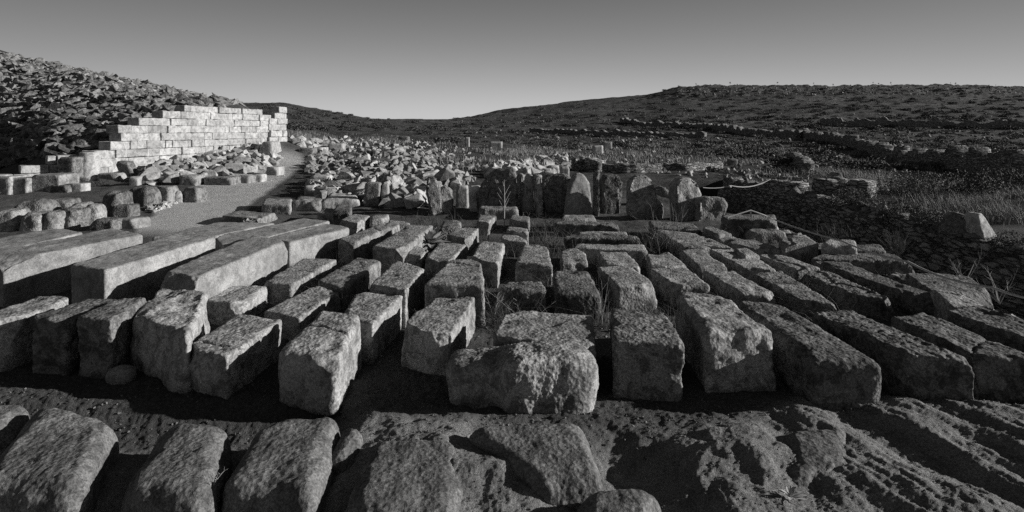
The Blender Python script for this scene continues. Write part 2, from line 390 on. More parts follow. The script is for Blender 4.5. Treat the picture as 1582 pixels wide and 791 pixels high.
# ------------------------------------------------------------------ front row of blocks
row='front row'
block((60,457,102,460,14,496,-60,500),575,'rough','long granite block cut off by the left edge, leftmost of the front row')
block((138,460,182,461,100,492,54,488),578,'dark','narrow dark block with lit crest, second from left in front row')
block((184,462,224,458,170,492,124,488),585,'dark','black-sided narrow block with a pale knob on its top front corner',rscale=.8)
block((246,442,318,450,292,516,205,486),588,'boulder','squat broken block with a deep gouge in its sunlit top, above a small loose stone',rscale=.7)
block((366,485,434,492,349,549,289,537),612,'rough','short block with smooth lit top and shaded front, left of the leaning block',taper=.08)
block((499,477,557,482,516,556,430,543),636,'rough','leaning rounded block with bright grainy right flank and pitted nose',rscale=2.0,tilt=(.05,.05,-.03,-.03),taper=.02)
block((552,450,619,455,574,500,530,488),553,'rough','pale flat-topped block just behind the leaning rounded block')
block((674,459,730,459,692,519,622,503),574,'rough','squared block with pecked top standing alone left of the two-lobed boulder',rscale=.75)
block((785,479,912,485,916,540,766,516),.36,'rough','broad block with shadow-striped top right behind the two-lobed boulder')
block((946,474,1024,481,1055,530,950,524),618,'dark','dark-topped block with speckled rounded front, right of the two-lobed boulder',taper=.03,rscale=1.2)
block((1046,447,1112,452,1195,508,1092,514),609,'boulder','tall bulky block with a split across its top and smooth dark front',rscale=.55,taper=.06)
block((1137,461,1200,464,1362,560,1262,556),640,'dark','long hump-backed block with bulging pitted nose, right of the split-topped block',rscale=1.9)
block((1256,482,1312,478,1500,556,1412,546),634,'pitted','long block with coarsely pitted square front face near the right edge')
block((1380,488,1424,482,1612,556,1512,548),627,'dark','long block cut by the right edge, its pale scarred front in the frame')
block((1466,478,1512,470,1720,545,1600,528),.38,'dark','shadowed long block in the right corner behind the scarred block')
# two-lobed boulder on its pedestal rock: one continuous stone
def blob(name, parts, fin_mat, label, cat, group, disp=(.05,.02,.006), freq=(2.4,8,28), res=.014, seed=0, flat=None, ex=3.2):
    """union of rounded lobes: icosphere shrunk onto the iso surface of soft boxes"""
    parts=[(np.array(c,float),np.array(s,float)) for c,s in parts]
    ctr=np.mean([c for c,s in parts],0)
    n=int(np.clip(1.2/res,20,110)); V,Q=cube_surf(n,n,n); D=V/np.linalg.norm(V,axis=1)[:,None]
    lo=np.zeros(len(D)); hi=np.full(len(D),3.)
    def inside(P):
        f=0
        for c,s in parts: f=f+np.exp(-2.2*((np.abs((P-c)/s)**ex).sum(1)-1))
        return f>1
    for it in range(22):
        mid=(lo+hi)/2; ins=inside(ctr+D*mid[:,None]); lo=np.where(ins,mid,lo); hi=np.where(ins,hi,mid)
    P=ctr+D*lo[:,None]; off=seed*9.1
    P=P+D*(disp[0]*fbm(P*freq[0]+off,3)-disp[0]*.7*np.clip(noise3(P*3.4+off),0,1)+disp[1]*fbm(P*freq[1]+off,3)+disp[2]*fbm(P*freq[2]+off,3,gain=.6))[:,None]
    if flat is not None: P[:,2]=np.maximum(P[:,2],flat)
    zb=min(c[2]-s[2] for c,s in parts); base=np.array([ctr[0],ctr[1],zb])
    me=mesh_np(name,P-base,Q); o=link(name,me,M[fin_mat],base); return set_props(o,label,cat,group)
def W(px,py,Y): return np.array([(px-CX)/F*Y, Y, CH-(py-HY)*Y/F])
c=W(845,590,4.35); d=W(745,588,4.42)
blob('boulder',[(c,(.345,.26,.265)),(d,(.26,.23,.20))],'rough','big two-lobed boulder propped on a bedrock outcrop in the middle foreground','boulder','loose boulders',disp=(.034,.011,.005),seed=3,res=.010,ex=5.)
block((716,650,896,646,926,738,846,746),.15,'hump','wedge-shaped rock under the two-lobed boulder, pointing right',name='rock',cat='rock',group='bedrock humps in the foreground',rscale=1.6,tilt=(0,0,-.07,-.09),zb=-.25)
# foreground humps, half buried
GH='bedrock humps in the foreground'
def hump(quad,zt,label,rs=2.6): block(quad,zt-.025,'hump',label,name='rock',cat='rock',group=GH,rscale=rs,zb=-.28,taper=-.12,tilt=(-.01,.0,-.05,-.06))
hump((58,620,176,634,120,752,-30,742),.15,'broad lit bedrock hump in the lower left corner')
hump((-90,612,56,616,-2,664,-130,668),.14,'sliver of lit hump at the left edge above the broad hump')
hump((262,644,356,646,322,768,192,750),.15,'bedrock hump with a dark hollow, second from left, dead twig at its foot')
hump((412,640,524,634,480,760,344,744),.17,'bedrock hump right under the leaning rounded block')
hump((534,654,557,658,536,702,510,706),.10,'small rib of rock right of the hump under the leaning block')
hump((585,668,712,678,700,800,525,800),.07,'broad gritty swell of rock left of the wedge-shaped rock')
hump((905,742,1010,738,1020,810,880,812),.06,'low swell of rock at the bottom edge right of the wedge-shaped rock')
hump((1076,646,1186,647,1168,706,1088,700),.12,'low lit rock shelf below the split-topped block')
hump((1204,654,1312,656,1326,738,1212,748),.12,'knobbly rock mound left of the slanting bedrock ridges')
g=ground(188,588); 
blob('stone',[(g+(0,0,.03),(.09,.07,.06))],'smooth','small loose stone lying in shade below the gouged block','stone','loose small stones',disp=(.02,.006,.002),seed=21,res=.03)

# ------------------------------------------------------------------ second zone, left
block((172,353,219,362,6,402,-34,394),468,'smooth','long beam-like block at the left edge, its sunlit flank half shadowed',rscale=.8)
block((84,352,127,358,-60,405,-150,396),.28,'smooth','low slab at the left edge behind the long beam-like block')
block((286,356,332,366,163,417,112,409),492,'smooth','long beam block with dark pitted end and chipped patch, second of the big three')
block((392,362,443,370,290,434,248,424),.5,'smooth','long beam block with the brightest flank, third of the big three')
block((470,337,508,341,347,384,331,365),.42,'smooth','flat tapering slab behind the brightest beam, with a hairline crack')
block((505,344,538,352,447,374,412,368),.42,'smooth','pale slab with overhanging dark broken end, right of the brightest beam')
block((338,343,424,344,333,364,236,366),.34,'smooth','wide flat slab beside the path, left of the cracked slab')
block((372,324,428,327,402,338,344,333),.18,'rough','low flaky slab lying on the path side with a tuft in front')
block((410,306,450,307,448,316,406,316),329,'rough','dark square block with a lit right edge beside the path end')
block((462,301,498,306,494,312,452,312),327,'boulder','craggy furrowed block right of the dark square block',name='boulder',cat='boulder',group='loose boulders')
block((513,298,548,300,556,308,498,309),320,'pale','smooth pale hump-backed boulder left of the upright block',name='boulder',cat='boulder',group='loose boulders',rscale=3)
block((503,321,523,324,520,331,491,329),337,'rough','small block with lit round end left of the dark notched block')
block((522,315,542,316,541,325,516,325),.32,'dark','dark notched block with black right side behind the small block')
block((547,330,571,333,543,349,523,342),360,'rough','tilted block with broad lit face, left of the lean spindle block')
block((584,347,603,350,546,374,524,369),.34,'rough','lean spindle-shaped block with bright round end',rscale=1.4)
block((600,343,616,345,606,353,592,352),.26,'rough','small slab stub at the tip of the spindle block')
block((632,347,668,347,622,385,578,380),.36,'rough','wide pale block with spiky plant at its right rear')
block((576,333,599,331,599,337,574,338),344,'rough','small dark block with pale right edge among the back stones')
block((603,340,628,340,632,345,600,346),350,'rough','thin flat stone behind the pale block with the spiky plant')
block((680,374,719,377,695,402,658,401),432,'rough','squarish lit block behind the marbled block')
block((711,351,738,352,723,369,692,362),377,'rough','furrowed flat stone with bright right edge, left of the dead stalk')
block((686,341,712,340,708,349,682,350),.25,'dark','flaky low stone at the foot of the broken standing slabs')
block((743,372,777,375,769,408,728,399),441,'rough','block with arched lit top and a small hole in it',rscale=1.3)
block((779,357,809,361,813,374,774,371),388,'rough','grooved block with a slanting crack, front of the stack of three')
block((786,350,813,352,815,358,783,357),.30,'rough','rounded middle block in the stack of three')
block((791,331,817,334,816,342,787,340),351,'rough','pale-topped block at the back of the stack of three')
block((741,331,766,333,753,344,738,343),353,'rough','small lit block under the dead stalk')
block((811,377,843,379,852,411,799,408),433,'rough','lit block with notched right edge, in the middle gap')
block((702,399,739,399,746,440,659,438),.42,'rough','marbled block with veined lit top behind the squared block',rscale=.6)
block((788,433,834,434,843,450,767,448),485,'dark','dark squat block wrapped in dry twigs behind the broad block')
block((857,418,906,416,926,453,860,452),493,'dark','round-shouldered block with dark top, under the crumbly stub',rscale=1.4)
block((868,382,899,382,906,405,868,406),419,'rough','crumbly lichened stub right of the notched block')
# centre-left rows
block((362,441,410,440,370,470,318,463),497,'rough','short block with dark pitted end, right of the gouged block',rscale=1.2)
block((470,399,518,400,448,440,407,436),464,'rough','flat block with chipped edge right of the brightest beam')
block((488,440,525,446,462,491,411,480),512,'rough','knobbly block behind the leaning rounded block, left side')
block((552,397,587,402,530,446,494,433),467,'rough','straight block with slanting worn right edge, centre left')
block((614,401,656,408,626,449,573,438),500,'rough','worn pecked block with round lit shoulder, centre left',rscale=1.2)
block((640,379,660,384,650,398,628,396),.26,'rough','small chunk leaning behind the worn pecked block')
# ------------------------------------------------------------------ right-hand rows
block((874,331,914,332,922,337,868,338),.2,'rough','pale slab foot under the pointed standing slab')
block((864,340,944,343,956,348,857,345),358,'pitted','long crosswise block nearest the pointed standing slab')
block((884,357,966,357,968,361,878,360),367,'rough','thin crosswise block second in the crosswise stack')
block((882,362,978,362,987,369,872,367),380,'pitted','crosswise block third in the crosswise stack, crusted front')
block((892,376,992,378,999,388,888,382),398,'rough','lowest and longest-fronted crosswise block, bottom of the crosswise stack')
block((924,388,966,388,988,412,940,409),428,'rough','short block between the crosswise stack and the wedge-topped block')
block((926,412,968,408,1012,438,955,441),480,'rough','wedge-topped block directly behind the dark-topped front block')
block((1000,389,1029,387,1062,411,1006,411),422,'rough','small square lit block with tall grass behind it')
block((1004,413,1060,413,1093,441,1045,441),472,'rough','block with crumbled hollow in its top behind the split-topped block')
block((1051,384,1081,384,1124,412,1083,414),428,'rough','short tapering block with bright edge right of the small square block')
block((1087,417,1126,416,1201,455,1148,453),482,'rough','lichened block behind the hump-backed block')
block((1098,385,1146,385,1198,416,1154,415),434,'rough','straight block in the second right-hand rank, left of the holed block')
block((1164,421,1206,418,1290,470,1236,462),492,'dark','grass-hung lichened block behind the pitted square-fronted block')
block((1166,391,1202,391,1265,413,1228,414),428,'rough','block with two round holes near its front corner')
block((1232,420,1276,418,1384,464,1328,456),496,'pitted','dark-nosed block third from the right edge in the second rank')
block((1259,403,1302,404,1467,464,1418,458),488,'dark','longest block of the second rank running to the rope side')
block((1402,421,1492,424,1533,455,1450,457),478,'dark','wide rugged slab under the rope near the right edge',rscale=.6)
block((1436,440,1466,446,1528,474,1474,472),.32,'rough','broken ridge stone beside the wide rugged slab')
block((1004,341,1070,345,1084,357,1012,352),366,'pitted','long low block under the tall standing slab')
block((1012,354,1076,360,1131,383,1052,377),393,'rough','broad slab behind the tall grass, widest of the back rank')
block((1050,376,1086,377,1100,384,1062,383),.22,'rough','thin sliver block in front of the broad slab')
block((1083,350,1098,350,1129,360,1110,362),.3,'rough','narrow block pointing at the stone heap')
block((1088,358,1112,358,1151,371,1116,370),376,'rough','flat-topped block left of the stone heap')
block((1118,371,1160,370,1217,386,1163,384),396,'rough','long rounded block just below the stone heap')
block((1136,384,1152,384,1172,393,1150,395),.28,'rough','short end stone between two long right-hand blocks')
block((1226,374,1358,378,1367,386,1214,384),402,'dark','wide crosswise block with rope shadow on its face')
block((1266,390,1380,391,1412,402,1254,399),427,'pitted','lower crosswise block under the taut rope')
block((1205,366,1248,366,1262,376,1210,377),.34,'rough','broken stone between the heap and the wide crosswise block')
block((1284,370,1318,371,1322,378,1270,376),.38,'rough','low hump stone topping the wide crosswise block')

# ------------------------------------------------------------------ stones standing on the ground by screen extent
def sb(x0,x1,y0,y1,dep,fin,label,name='stone_block',cat='stone block',group=None,yaw=0.,rscale=1.,top=1.,lean=0.,spacing=None,Yo=None):
    g = ground((x0+x1)/2,y1)
    if Yo: g = np.array([((x0+x1)/2-CX)/F*Yo,Yo,0.])
    Y=g[1]; w=(x1-x0)/F*Y; h=(y1-y0)/F*Y
    cx,cy=g[0],Y+dep/2; ca,sa=math.cos(yaw),math.sin(yaw)
    zb=CH-(y1-HY)*Y/F
    def cr(sx,sy,z,k=1.,dx=0): 
        lx,ly=sx*w/2*k+dx,sy*dep/2*k; return (cx+lx*ca-ly*sa, cy+lx*sa+ly*ca, z)
    bot=[cr(-1,1,zb-.15),cr(1,1,zb-.15),cr(1,-1,zb-.15),cr(-1,-1,zb-.15)]
    tp=[cr(-1,1,zb+h,top,lean),cr(1,1,zb+h,top,lean),cr(1,-1,zb+h,top,lean),cr(-1,-1,zb+h,top,lean)]
    return add_stone(name,bot+tp,fin,label,cat,group,rscale=rscale,spacing=spacing)
# standing slabs: traced outline, real thickness, rough faces
def slab(pts, Y, th, mat, label, name='standing_slab', lean=0., yaw=0., group='upright slabs at the end of the block field', cat='stone slab'):
    P=[W(x,y,Y) for x,y in pts]; xs=np.array([[p[0],p[2]] for p in P]); 
    xs[:,1]=np.where(xs[:,1]<.12,-.1,xs[:,1])
    cx=xs[:,0].mean(); me=bpy.data.meshes.new(name); bm=bmesh.new()
    fr=[bm.verts.new((x-cx,-th/2,z)) for x,z in xs]; f=bm.faces.new(fr[::-1])
    r=bmesh.ops.extrude_face_region(bm,geom=[f]); 
    for v in r['geom']:
        if isinstance(v,bmesh.types.BMVert): v.co.y+=th
    bmesh.ops.recalc_face_normals(bm,faces=bm.faces)
    bmesh.ops.bevel(bm,geom=bm.edges[:],offset=.02,segments=2,affect='EDGES')
    bmesh.ops.triangulate(bm,faces=bm.faces)
    for k in range(5):
        es=[e for e in bm.edges if e.calc_length()>.07]
        if not es: break
        bmesh.ops.subdivide_edges(bm,edges=es,cuts=1)
        bmesh.ops.triangulate(bm,faces=[f for f in bm.faces if len(f.verts)>3])
    bm.normal_update(); _sd[0]+=1; off=_sd[0]*3.3
    co=np.array([v.co for v in bm.verts]); nr=np.array([v.normal for v in bm.verts])
    dsp=.034*fbm(co*3+off,3)+.011*fbm(co*13+off,4)
    co=co+nr*dsp[:,None]; co[:,1]+=lean*co[:,2]
    for v,c_ in zip(bm.verts,co): v.co=c_
    for f in bm.faces: f.smooth=True
    bm.to_mesh(me); bm.free()
    o=link(name,me,M[mat],(cx,Y,0),rz=yaw); return set_props(o,label,cat,group)
slab([(660,272),(671,271),(676,280),(681,300),(685,332),(668,336),(662,315),(658,295)],13.6,.16,'rough','tall split slab at the left end of the standing slabs',yaw=0.22)
slab([(679,290),(687,285),(696,293),(701,306),(699,328),(697,334),(684,334)],13.75,.14,'rough','shorter pointed slab leaning on the tall split slab',yaw=0.35)
sb(703,724,287,322,.3,'marble','whitish broken block between the split slab and the large dark slab',group='upright slabs at the end of the block field',top=.85)
sb(725,742,288,327,.3,'pale','rubbly upright stone with a bright sliver on its right edge',group='upright slabs at the end of the block field')
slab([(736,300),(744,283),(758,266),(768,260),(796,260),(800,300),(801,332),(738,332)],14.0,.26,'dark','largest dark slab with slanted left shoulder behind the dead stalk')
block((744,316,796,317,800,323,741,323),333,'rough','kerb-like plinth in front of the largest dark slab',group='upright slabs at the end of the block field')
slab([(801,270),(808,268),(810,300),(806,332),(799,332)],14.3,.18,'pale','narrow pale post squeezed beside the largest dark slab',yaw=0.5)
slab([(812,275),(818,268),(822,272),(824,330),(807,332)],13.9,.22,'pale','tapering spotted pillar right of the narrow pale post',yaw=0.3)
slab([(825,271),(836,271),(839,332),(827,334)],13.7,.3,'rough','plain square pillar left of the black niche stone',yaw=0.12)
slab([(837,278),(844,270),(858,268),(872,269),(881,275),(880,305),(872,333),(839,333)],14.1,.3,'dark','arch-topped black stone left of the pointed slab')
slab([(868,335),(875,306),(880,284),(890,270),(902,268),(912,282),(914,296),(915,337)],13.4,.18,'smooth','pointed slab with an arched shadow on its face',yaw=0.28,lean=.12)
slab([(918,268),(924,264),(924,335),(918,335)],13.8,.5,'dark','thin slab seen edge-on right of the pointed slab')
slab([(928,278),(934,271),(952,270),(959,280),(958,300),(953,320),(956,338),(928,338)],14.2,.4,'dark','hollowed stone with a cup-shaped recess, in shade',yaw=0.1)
slab([(967,302),(967,286),(973,274),(992,269),(1006,277),(1013,294),(1016,320),(1017,346),(980,346),(968,328)],13.2,.2,'rough','tall rounded slab with coarse face, right of the hollowed stone',yaw=0.3)
slab([(1008,304),(1016,310),(1023,318),(1022,342),(1010,343)],13.4,.15,'rough','small stub stone propped on the tall rounded slab',yaw=0.35)
slab([(1010,292),(1024,289),(1036,297),(1037,306),(1024,304),(1012,300)],15.4,.5,'rough','light cap stone seen between the two tallest slabs')
slab([(1037,348),(1036,284),(1045,275),(1062,274),(1074,281),(1082,300),(1080,348)],13.1,.3,'rough','slab with hunched right shoulder, left of the last slab',yaw=0.32)
slab([(1072,354),(1076,308),(1088,303),(1114,305),(1119,314),(1115,335),(1110,356)],12.9,.3,'rough','last standing slab on the right, with a square top corner',yaw=0.12)
# heap with the rope post
block((1122,331,1195,331,1198,340,1113,337),370,'dark','big squared block under the rope post',group='stones heaped under the rope post')
sb(1152,1212,343,370,.5,'boulder','holed boulder leaning on the squared block under the rope post',group='stones heaped under the rope post',name='boulder',cat='boulder',top=.7)
sb(1158,1222,359,377,.45,'rough','flat flaky slab at the bottom of the rope post heap',group='stones heaped under the rope post',top=.8)
# left mid-ground cut stones
GL='cut stones lining the far side of the path'
for (x0,x1,y0,y1,dp,fin,lab,kw) in [
 (-6,16,273,300,.9,'rough','dark upright block at the left edge below the low white wall',{}),
 (17,43,275,299,.5,'rough','grey upright block, second from left below the low white wall',{}),
 (46,90,270,297,.9,'rough','large dark block with lit right face below the low white wall',{}),
 (76,108,286,297,.5,'dark','dark flat stone in front of the large dark block',{}),
 (98,126,284,296,.4,'marble','white-ended flat stone lying right of the large dark block',{}),
 (88,113,243,272,.5,'dark','upright dark block with rounded top left of the column drum',dict(Yo=19.4)),
 (188,209,249,272,.35,'dark','tilted dark block perched among rubble under the white wall',dict(lean=-.3)),
 (199,213,273,287,.4,'marble','small bright white cube under the tilted dark block',{}),
 (150,182,268,279,.5,'rough','low lit slab left of the small white cube',{}),
 (276,303,271,287,.6,'rough','squared grey block in front of the rubble, under a thin slab',{}),
 (279,300,262,271,.5,'pale','thin slab lying on the squared grey block',{}),
 (313,360,274,286,.6,'rough','long low grey block by the path with a white end',{}),
 (362,385,272,283,.6,'pale','short block with white right face by the path',{}),
 (387,404,270,281,.5,'pale','small cube right of the short white-faced block',{}),
 (411,430,258,271,.6,'marble','bright cube at the bend of the path',{}),
 (398,422,219,239,1.2,'marble','huge pale boulder-like block at the foot of the white wall corner',dict(top=.75,rscale=3)),
 (562,586,283,318,.5,'rough','upright grey pillar block in front of the rubble heap',{}),
 (585,600,285,317,.5,'marble','white fractured wedge behind the upright grey pillar block',dict(top=.6)),
 (482,506,272,287,.7,'marble','bright block at the left foot of the rubble heap',{}),
 (470,484,287,303,.4,'marble','small bright upright stone beside the path shadow',{}),
 (505,528,222,236,1.,'marble','pale broken block on top of the rubble heap',{}),
 (566,580,233,241,1.,'dark','black cube on the rubble heap crest',{}),
 (460,482,229,237,1.,'dark','dark low block behind the path bend',{}),
 (482,498,228,237,1.,'marble','white low block behind the path bend',{}),
 ]:
    sb(x0,x1,y0,y1,dp,fin,lab,group=GL,yaw=kw.pop('yaw',random.uniform(-.12,.12)),**kw)
GR='rounded stones in the row on the near side of the path'
for (x0,x1,y0,y1,dp,fin,lab) in [
 (148,186,298,334,.55,'dboulder','tall rounded boulder standing highest in the row by the path'),
 (188,236,291,319,.7,'dboulder','dark craggy boulder with lit right slope behind the tall rounded boulder'),
 (232,263,289,316,.6,'rough','squared boulder right of the dark craggy boulder'),
 (262,278,296,314,.4,'boulder','little round stone between two squared boulders by the path'),
 (277,309,291,313,.6,'dark','slanted block at the right end of the boulder row'),
 (66,104,309,324,.6,'dark','half-lit stone on top of the boulder row, left'),
 (12,62,313,336,.8,'dboulder','flat mossy boulder behind the leftmost boulders'),
 (-14,22,326,356,.6,'boulder','rounded boulder cut by the left edge in the boulder row'),
 (20,62,331,357,.6,'boulder','wide boulder second from left in the boulder row'),
 (58,88,327,356,.6,'boulder','wedge boulder third from left in the boulder row'),
 (80,118,323,353,.6,'dboulder','block-like boulder with dark left face in the boulder row'),
 (100,126,316,346,.6,'boulder','smooth dome boulder behind the block-like boulder'),
 (120,148,317,345,.5,'boulder','small boulder leaning left of the tall rounded boulder'),
 (128,178,341,357,.5,'dark','thick dark slab lying below the tall rounded boulder'),
 (174,214,339,354,.5,'smooth','pale worn slab end beside the path, right of the thick dark slab'),
 (168,200,318,336,.5,'dark','low mossy stone right of the tall rounded boulder'),
 ]:
    sb(x0,x1,y0,y1,dp,fin,lab,name='boulder',cat='boulder',group=GR,yaw=random.uniform(-.3,.3),top=.82,rscale=1.1)
# column drum
def drum():
    Y=19.9; g=np.array([(129-CX)/F*Y,Y,grid_h((129-CX)/F*Y,Y)]); r=14/F*Y; h=CH-36*Y/F-g[2]; n=48; rows=24; V=[];Q=[]
    for i in range(rows+1):
        for j in range(n):
            a=2*PI_*j/n; V.append((r*math.cos(a),r*math.sin(a),-.1+(h+.1)*i/rows))
    for i in range(rows):
        for j in range(n): Q.append((i*n+j,i*n+(j+1)%n,(i+1)*n+(j+1)%n,(i+1)*n+j))
    V=np.array(V); k=len(V)
    rings=[V]
    for s in (.93,.6,.3,.02):
        t=V[-n:].copy() if s==.93 else rings[-1].copy(); t=V[-n:]*np.array([s,s,1]); t[:,2]=h+ (.0 if s==.93 else .01); t[:,2]+= .012 if s==.93 else .012
        rings.append(t); b=k-n
        for j in range(n): Q.append((b+j,b+(j+1)%n,k+(j+1)%n,k+j))
        k+=n
    V=np.concatenate(rings); V=V+.02*np.stack([fbm(V*4,3),fbm(V*4+9,3),fbm(V*4+20,3)*.4],1)
    me=mesh_np('column_drum',V,Q); o=link('column_drum',me,M['pale'],(g[0],Y+r,g[2]))
    set_props(o,'worn cylindrical column drum standing before the low end of the white wall','column drum')
PI_=math.pi
drum()

# ------------------------------------------------------------------ walls
def ashlar(name, A, B, courses, th, gap, label, mat, cat='wall', seed=1):
    """courses: (z0,z1,s0,s1) s along A->B in metres; each course is a run of separate ashlars inside one mesh"""
    rn=random.Random(seed); A=np.array(A,float);B=np.array(B,float); L=np.linalg.norm(B-A); d=(B-A)/L; nrm=np.array([d[1],-d[0]])
    Vs=[];Qs=[];Ts=[];k=0
    for (z0,z1,s0,s1) in courses:
        s=s0+0
        while s<s1-.05:
            w=min(rn.choice([.3,.45,.6,.8,1.,1.3])*rn.uniform(.85,1.15),s1-s)
            if s1-s-w<.25: w=s1-s
            tone=min(1.,max(.5,rn.gauss(.9,.09))); o=rn.uniform(-.05,.05); zt=z1-gap+rn.uniform(-.014,.012); zb=z0+rn.uniform(-.008,.008)
            nn=(max(5,int(w/.09)),5,6); V,Q=cube_surf(*nn); hs=np.array([w/2-gap*.5,th/2,(zt-zb)/2])
            V=np.stack([np.interp(V[:,c_],[-1]+list(np.linspace(-1+.02/hs[c_],1-.02/hs[c_],nn[c_]-1))+[1],[-1]*0+[-1]+list(np.linspace(-1+.02/hs[c_],1-.02/hs[c_],nn[c_]-1))+[1]) if 0 else np.interp(V[:,c_],np.linspace(-1,1,nn[c_]+1),[-1]+list(np.linspace(-1+.02/hs[c_],1-.02/hs[c_],nn[c_]-1))+[1]) for c_ in range(3)],1)
            p=V*hs; r=.022; inn=np.clip(p,-(hs-r),hs-r); dd=p-inn; l=np.linalg.norm(dd,axis=1)[:,None]; nn_=dd/np.maximum(l,1e-9); p=inn+nn_*r
            p=p+nn_*(.022*fbm(p*4+k*.37,3))[:,None]
            if rn.random()<.4:
                cn=np.array([rn.choice([-1,1]),1,rn.choice([-1,1])])*hs; pn=cn/np.linalg.norm(cn)*0+np.array([np.sign(cn[0])*rn.uniform(.3,1),rn.uniform(.3,1)*1,np.sign(cn[2])*rn.uniform(.3,1)]); pn/=np.linalg.norm(pn); e_=(p-cn)@pn+rn.uniform(.04,.11); p=p-np.maximum(e_,0)[:,None]*pn
            sh=rn.uniform(-.04,.04)*p[:,2]
            P=np.zeros_like(p); c=A+d*(s+w/2)
            P[:,0]=c[0]+d[0]*(p[:,0]+sh)+nrm[0]*(p[:,1]*-1+o); P[:,1]=c[1]+d[1]*(p[:,0]+sh)+nrm[1]*(p[:,1]*-1+o); P[:,2]=(zt+zb)/2+p[:,2]
            Vs.append(P);Qs.append(Q+k);k+=len(P); Ts.append(np.full(len(P),tone)); s+=w
    V=np.concatenate(Vs);Q=np.concatenate(Qs); base=np.array([(A[0]+B[0])/2,(A[1]+B[1])/2,courses[0][0]])
    me=mesh_np(name,V-base,Q,False); t_=np.concatenate(Ts); a_=me.color_attributes.new('tone','FLOAT_COLOR','POINT'); a_.data.foreach_set('color',np.stack([t_,t_,t_,t_*0+1],1).astype(np.float32).ravel())
    o=link(name,me,M['ashlar'],base); return set_props(o,label,cat)
def wall_s(px):   # along-wall metres for a photo column
    u=(px-CX)/F; t=(-15.5-u*20.5)/(u*12.5-2.5); return t*math.hypot(2.5,12.5)
cs=[(.0,.3,108,437),(.3,.61,108,437),(.61,.92,112,437),(.92,1.23,128,437),(1.23,1.54,158,437),(1.54,1.85,171,437),(1.85,2.16,182,437),(2.16,2.47,206,437),(2.47,2.78,238,437),(2.78,3.06,276,398)]
rw=random.Random(5); cc=[(a,b,wall_s(p)+rw.uniform(-.25,.2),wall_s(min(q,411))) for a,b,p,q in cs]
ashlar('ashlar_wall',(-15.5,20.5),(-13,33),cc,.55,.005,'long wall of bright white marble ashlars, stepped down at its left end','marble',seed=4)
zz=[(1.2,1.6),(1.6,1.95),(1.95,2.3),(2.3,2.6),(2.6,2.92),(2.92,3.27)]
ashlar('wall_pier',(-13.36+.14,31.2),(-13.04+.14,32.85),[(a,b,[.0,.1,.0,.05,.45,.9][i],1.68) for i,(a,b) in enumerate(zz)],.5,.005,'projecting pier at the far right end of the white marble wall','marble',seed=9,cat='wall pier')
a0=ground(-30,272); 
ashlar('low_wall',(-16.9,18.6),(-15.15,20.35),[(-.1,.28,0,2.45),(.28,.55,.2,2.45),(.55,.82,.9,2.46),(.82,1.12,1.6,2.46)],.5,.014,'low stepped wall of pale ashlars left of the column drum','marble',seed=14)

def rubble_wall(pts, h, th, label, name='drystone_wall', group=None, mat='drystone', cat='drystone wall', z0=None, seg=None, caps=True, sag=.25):
    """free polyline wall of piled stones; pts are ground positions"""
    pts=[np.array(p,float) for p in pts]; _sd[0]+=1; off=_sd[0]*4.1
    S=[0]; 
    for a,b in zip(pts,pts[1:]): S.append(S[-1]+np.linalg.norm((b-a)[:2]))
    dist=np.mean([p[1] for p in pts]); step=seg or max(.07,dist*.0035)
    n=max(4,int(S[-1]/step)); s=np.linspace(0,S[-1],n+1)
    X=np.interp(s,S,[p[0] for p in pts]); Y=np.interp(s,S,[p[1] for p in pts])
    Z=terrain_h(X,Y) if z0 is None else np.interp(s,S,z0)
    dx=np.gradient(X);dy=np.gradient(Y);l=np.hypot(dx,dy);nx,ny=dy/l,-dx/l
    rows=max(5,int(h/step)); prof=[(-.5,-.4)]+[(-.5,t) for t in np.linspace(0,1,rows)]+[(-.25,1.02),(0,1.03),(.25,1.02)]+[(.5,t) for t in np.linspace(1,0,rows)]+[(.5,-.4)]
    V=[]
    top=h*(1+sag*n2(s,s*0,1.6,_sd[0],3)+sag*.6*n2(s,s*0,.35,_sd[0]+5,2))
    for (o,t) in prof:
        V.append(np.stack([X+nx*o*th*(1.15-.15*t),Y+ny*o*th*(1.15-.15*t),Z+top*t-(0.0 if t>0 else 0)],1))
    V=np.stack(V,1); m=len(prof); P=V.reshape(-1,3)
    N_=noise3(P*np.array([2.6,2.6,6.5])+off); fine=noise3(P*9+off)
    rel=np.array([1. if 0<k<m-1 else 0 for k in range(m)]*(n+1))
    side=np.array([p[0]*2 for p in prof]*(n+1)); amp=min(.12,.25*h)
    P[:,0]+=np.repeat(nx,m)*side*N_*amp; P[:,1]+=np.repeat(ny,m)*side*N_*amp; P[:,2]+=fine*.05*rel*min(1,h)
    Q=[]
    for i in range(n):
        for k in range(m-1): Q.append((i*m+k,(i+1)*m+k,(i+1)*m+k+1,i*m+k+1))
    for e in (0,n):
        for k in range(m//2):
            a,b,c_,d_=e*m+k,e*m+k+1,e*m+m-2-k,e*m+m-1-k
            if len({a,b,c_,d_})==4: Q.append((a,b,c_,d_) if e==0 else (d_,c_,b,a))
    base=np.array([X.mean(),Y.mean(),Z.min()])
    me=mesh_np(name,P-base,Q); 
    o=link(name,me,M[mat],base); return set_props(o,label,cat,group)
